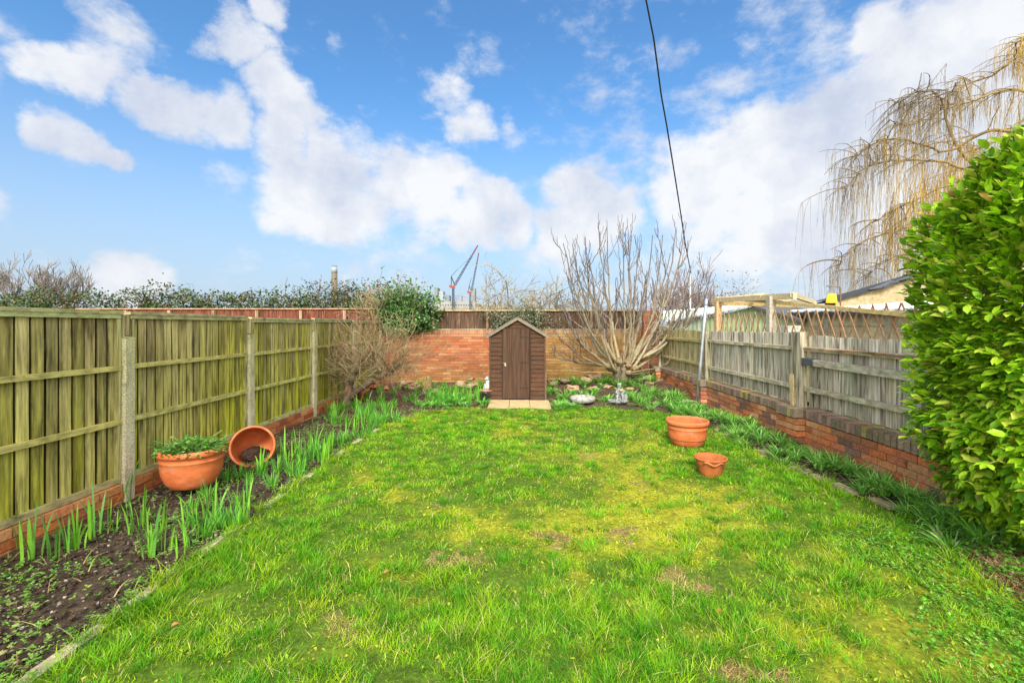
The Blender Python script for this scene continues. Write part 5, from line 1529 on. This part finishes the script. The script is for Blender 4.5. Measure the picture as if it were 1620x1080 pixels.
def crane(label, mast, base_y, cab_y, tip, apex, back, cw, k=1.0):
    t = thing('tower_crane', label, 'crane', (SP(mast, 0).x, Yc - 6, 0))
    dy = -6
    m_ = MB(); lattice(m_, SP(mast, 515 + CH / s, dy), SP(mast, cab_y, dy), 1.9 * k, 30, .34 * k, (.05, .07, .10)); m_.build('mast', M_PAINT, t)
    m_ = MB(); q = SP(mast - 1, cab_y - 1.5, dy); m_.box(q, (4.2 * k, 2.2, 2.0 * k), (.30, .06, .05)); m_.build('cab', M_PAINT, t)
    m_ = MB(); q = SP(mast - 4.5 * k, cab_y - 2.5, dy); m_.box(q, (1.9 * k, 2, 1.6 * k), (.30, .05, .05)); m_.build('counterweight', M_PAINT, t)
    m_ = MB(); ap = SP(*apex, dy)
    for dx in (-3.2 * k, 2.2 * k): m_.tube([SP(mast + dx, cab_y - 4, dy), ap], .4 * k, 4, (.05, .05, .07))
    m_.build('a_frame', M_PAINT, t)
    j0 = SP(mast + 2.5 * k, cab_y - 4, dy); j1 = SP(*tip, dy)
    m_ = MB(); lattice(m_, j0, j0.lerp(j1, .72), 1.5 * k, 18, .28 * k, (.06, .07, .10)); m_.build('lower_jib', M_PAINT, t)
    m_ = MB(); lattice(m_, j0.lerp(j1, .72), j1, .8 * k, 10, .28 * k, (.16, .04, .045)); m_.box(j0.lerp(j1, .72), (1.7 * k, 1.2, 1.9 * k), (.12, .10, .12)); m_.build('upper_jib', M_PAINT, t)
    m_ = MB(); bk2 = SP(*back, dy); m_.tube([ap, bk2], .25 * k, 4, (.06, .06, .08)); m_.tube([bk2, j0.lerp(j1, .72)], .13 * k, 3, (.12, .12, .15)); m_.build('tie_cable', M_PAINT, t)


crane('larger red and dark tower crane with its jib raised to the right on the skyline', 717, 476, 455, (756, 388), (714, 437), (724, 426), 0)
crane('smaller red tower crane with a steep jib just right of the larger crane', 744, 476, 464, (757.5, 400), (742, 452), (745.5, 441), 0, .8)

# ------------------------------------------------------------------ sky
SUN_EL, SUN_AZ = R(38), R(186)
wd = bpy.data.worlds.new('World'); bpy.context.scene.world = wd; wd.use_nodes = True
nt = wd.node_tree; N = nt.nodes; L = nt.links
for n_ in list(N): N.remove(n_)
out = N.new('ShaderNodeOutputWorld')
bgs = N.new('ShaderNodeBackground'); bgs.inputs['Strength'].default_value = .10
sky = N.new('ShaderNodeTexSky'); sky.sky_type = 'NISHITA'; sky.sun_disc = False; sky.sun_elevation = SUN_EL; sky.sun_rotation = SUN_AZ
sky.air_density = 1.3; sky.dust_density = 1.0; sky.ozone_density = 2.0
tc = N.new('ShaderNodeTexCoord'); vec = tc.outputs['Generated']


def mth(op, a, b_=None, clamp=False):
    m = N.new('ShaderNodeMath'); m.operation = op; m.use_clamp = clamp
    for i, v in enumerate((a, b_)):
        if v is None: continue
        if isinstance(v, (int, float)): m.inputs[i].default_value = v
        else: L.new(v, m.inputs[i])
    return m.outputs[0]


def nz(scale, detail, rough, off=(0, 0, 0), v=None, sc=(1, 1, 1)):
    mp = N.new('ShaderNodeMapping'); mp.inputs['Location'].default_value = off; mp.inputs['Scale'].default_value = sc; L.new(v or vec, mp.inputs['Vector'])
    n = N.new('ShaderNodeTexNoise'); n.inputs['Scale'].default_value = scale; n.inputs['Detail'].default_value = detail; n.inputs['Roughness'].default_value = rough
    L.new(mp.outputs[0], n.inputs['Vector']); return n


def vm(op, a, b_=None, sc=None):
    m = N.new('ShaderNodeVectorMath'); m.operation = op
    for i, v in enumerate((a, b_)):
        if v is None: continue
        if isinstance(v, tuple): m.inputs[i].default_value = v
        else: L.new(v, m.inputs[i])
    if sc is not None: m.inputs['Scale'].default_value = sc
    return m


w1 = nz(4.5, 2, .5); wv = vm('SCALE', vm('SUBTRACT', w1.outputs['Color'], (.5, .5, .5)).outputs[0], sc=.17)
w2 = nz(17, 4, .6, (3, 1, 2)); wv2 = vm('SCALE', vm('SUBTRACT', w2.outputs['Color'], (.5, .5, .5)).outputs[0], sc=.055)
dw_ = vm('NORMALIZE', vm('ADD', vm('ADD', vec, wv.outputs[0]).outputs[0], wv2.outputs[0]).outputs[0]).outputs[0]
clouds = [(50, 30, 75, .55), (130, 10, 80, .6), (130, 80, 60, .7), (60, 105, 48, .95), (115, 118, 50, 1), (215, 130, 50, .8), (265, 155, 52, .95), (320, 185, 55, .9), (350, 45, 50, .95), (390, 65, 36, .8), (425, 15, 36, .8),
          (95, 220, 42, 1), (135, 243, 42, 1), (175, 262, 26, .9), (410, 130, 50, 1), (440, 170, 65, 1), (430, 205, 50, 1), (480, 190, 45, .9), (430, 255, 50, .8), (520, 240, 55, .75), (480, 320, 72, 1), (545, 330, 62, 1), (560, 275, 58, .85), (630, 290, 62, .95), (690, 325, 62, 1), (750, 345, 55, 1), (805, 345, 42, 1),
          (345, 300, 30, .5), (705, 150, 36, .6), (735, 200, 45, .8), (720, 225, 30, .7), (555, 100, 26, .45), (800, 175, 24, .4), (930, 310, 62, 1.1), (895, 345, 48, 1), (985, 325, 44, 1),
          (1060, 255, 42, .75), (1120, 290, 80, 1.1), (1190, 240, 75, 1.1), (1230, 300, 110, 1.2), (1290, 210, 70, 1.1), (1340, 280, 120, 1.2), (1370, 60, 62, 1), (1400, 140, 90, 1.1), (1480, 60, 110, 1.1), (1590, 60, 130, 1.1), (1500, 200, 140, 1.2), (1600, 320, 150, 1.2),
          (1440, 380, 120, 1), (1170, 380, 75, .9), (1280, 400, 80, .85), (190, 455, 60, .9), (150, 445, 40, .8), (880, 400, 50, .5), (620, 400, 80, .45), (1750, 200, 200, 1.1), (-150, 60, 130, .9), (-120, 300, 70, .8)]
acc = None
for (px, py, r, wgt) in clouds:
    v = Vector((px - VX, F_PX, VY - py)); ln = v.length; v.normalize()
    ar = math.atan(r * .92 / ln * math.sqrt(F_PX / ln))
    dt = vm('DOT_PRODUCT', dw_, tuple(v)).outputs['Value']
    mr = N.new('ShaderNodeMapRange'); mr.interpolation_type = 'LINEAR'
    mr.inputs['From Min'].default_value = math.cos(ar * 1.55); mr.inputs['From Max'].default_value = math.cos(ar * .25); mr.inputs['To Min'].default_value = 0; mr.inputs['To Max'].default_value = wgt
    L.new(dt, mr.inputs['Value'])
    acc = mr.outputs[0] if acc is None else mth('SMOOTH_MAX', acc, mr.outputs[0])
    if acc is not mr.outputs[0]: acc.node.inputs[2].default_value = .12
# other parts of the sky: broken cloud by noise only
sepv = N.new('ShaderNodeSeparateXYZ'); L.new(vec, sepv.inputs[0])
rest = nz(2.6, 3, .55, (5, 2, 1)).outputs['Fac']
beh = N.new('ShaderNodeMapRange'); beh.inputs['From Min'].default_value = .25; beh.inputs['From Max'].default_value = -.1; L.new(sepv.outputs['Y'], beh.inputs['Value'])
hi = N.new('ShaderNodeMapRange'); hi.inputs['From Min'].default_value = .72; hi.inputs['From Max'].default_value = .85; L.new(sepv.outputs['Z'], hi.inputs['Value'])
msk = mth('MAXIMUM', beh.outputs[0], hi.outputs[0])
rr_ = N.new('ShaderNodeMapRange'); rr_.inputs['From Min'].default_value = .38; rr_.inputs['From Max'].default_value = .6; L.new(rest, rr_.inputs['Value'])
acc = mth('MAXIMUM', acc, mth('MULTIPLY', rr_.outputs[0], msk))
fine = nz(11, 9, .62, (1, 7, 3), sc=(1, 1, 1.6)).outputs['Fac']
dens = mth('ADD', acc, mth('MULTIPLY', mth('SUBTRACT', fine, .48), 1.75))
al = N.new('ShaderNodeMapRange'); al.interpolation_type = 'SMOOTHSTEP'; al.inputs['From Min'].default_value = .20; al.inputs['From Max'].default_value = .88; al.inputs['To Max'].default_value = .96; L.new(dens, al.inputs['Value'])
# cloud body brightness, shaded by thickness noise
shn = nz(6, 6, .6, (4, 4, 8)).outputs['Fac']
cr = N.new('ShaderNodeMapRange'); cr.inputs['From Min'].default_value = .32; cr.inputs['From Max'].default_value = .62; L.new(shn, cr.inputs['Value'])
cmx = N.new('ShaderNodeMix'); cmx.data_type = 'RGBA'; L.new(cr.outputs[0], cmx.inputs['Factor'])
CS = 1.0
cmx.inputs['A'].default_value = (3.35 * CS, 3.7 * CS, 4.5 * CS, 1); cmx.inputs['B'].default_value = (5.25 * CS, 5.3 * CS, 5.4 * CS, 1)
# horizon haze
hz = N.new('ShaderNodeMapRange'); hz.interpolation_type = 'SMOOTHSTEP'; hz.inputs['From Min'].default_value = .46; hz.inputs['From Max'].default_value = -.02; hz.inputs['To Max'].default_value = .85; L.new(sepv.outputs['Z'], hz.inputs['Value'])
tint = vm('MULTIPLY', sky.outputs[0], (.52, .86, 1.14)).outputs[0]
SKYTINT = tint.node
m1 = N.new('ShaderNodeMix'); m1.data_type = 'RGBA'; L.new(hz.outputs[0], m1.inputs['Factor']); L.new(tint, m1.inputs['A']); m1.inputs['B'].default_value = (3.15, 3.6, 4.5, 1)
m2 = N.new('ShaderNodeMix'); m2.data_type = 'RGBA'; L.new(al.outputs[0], m2.inputs['Factor']); L.new(m1.outputs['Result'], m2.inputs['A']); L.new(cmx.outputs['Result'], m2.inputs['B'])
glow = N.new('ShaderNodeMapRange'); glow.interpolation_type = 'SMOOTHSTEP'; glow.inputs['From Min'].default_value = -.15; glow.inputs['From Max'].default_value = .95; glow.inputs['To Min'].default_value = 1.0; glow.inputs['To Max'].default_value = 3.6  # added brightening of the unseen sky around the sun, filling upright surfaces
gd = vm('DOT_PRODUCT', vec, (math.sin(SUN_AZ) * math.cos(SUN_EL), math.cos(SUN_AZ) * math.cos(SUN_EL), math.sin(SUN_EL))).outputs['Value']
L.new(gd, glow.inputs['Value'])
gm = N.new('ShaderNodeVectorMath'); gm.operation = 'SCALE'; L.new(m2.outputs['Result'], gm.inputs[0]); L.new(glow.outputs[0], gm.inputs['Scale'])
gw = N.new('ShaderNodeMix'); gw.data_type = 'RGBA'; gr = N.new('ShaderNodeMapRange'); gr.inputs['From Min'].default_value = -.1; gr.inputs['From Max'].default_value = .6; L.new(gd, gr.inputs['Value']); L.new(gr.outputs[0], gw.inputs['Factor'])
L.new(gm.outputs[0], gw.inputs['A']); gv = vm('MULTIPLY', gm.outputs[0], (1.18, .98, .70)).outputs[0]; L.new(gv, gw.inputs['B'])
L.new(gw.outputs['Result'], bgs.inputs['Color']); L.new(bgs.outputs[0], out.inputs['Surface'])
wd.cycles.sampling_method = 'MANUAL'; wd.cycles.sample_map_resolution = 512

sl = bpy.data.lights.new('sun', 'SUN'); sl.energy = 2.9; sl.angle = R(16); sl.color = (1, .95, .87)
so = bpy.data.objects.new('sun', sl); col.objects.link(so)
sv = Vector((math.sin(SUN_AZ) * math.cos(SUN_EL), math.cos(SUN_AZ) * math.cos(SUN_EL), math.sin(SUN_EL)))
so.rotation_euler = sv.to_track_quat('Z', 'Y').to_euler(); so.location = (0, -5, 20)

cam = bpy.data.cameras.new('camera'); co = bpy.data.objects.new('camera', cam); col.objects.link(co)
co.location = (0, 0, CH); co.rotation_euler = (R(90), 0, 0)
cam.sensor_width = 36; cam.lens = 16; cam.shift_x = -10 / 1620; cam.shift_y = -25 / 1620 * 1.0
cam.clip_start = .05; cam.clip_end = 3000
sc = bpy.context.scene; sc.camera = co
sc.view_settings.view_transform = 'Standard'; sc.view_settings.look = 'None'; sc.view_settings.exposure = .88; sc.view_settings.gamma = 1
sc.cycles.max_bounces = 6; sc.cycles.diffuse_bounces = 3; sc.cycles.glossy_bounces = 2; sc.cycles.transmission_bounces = 3
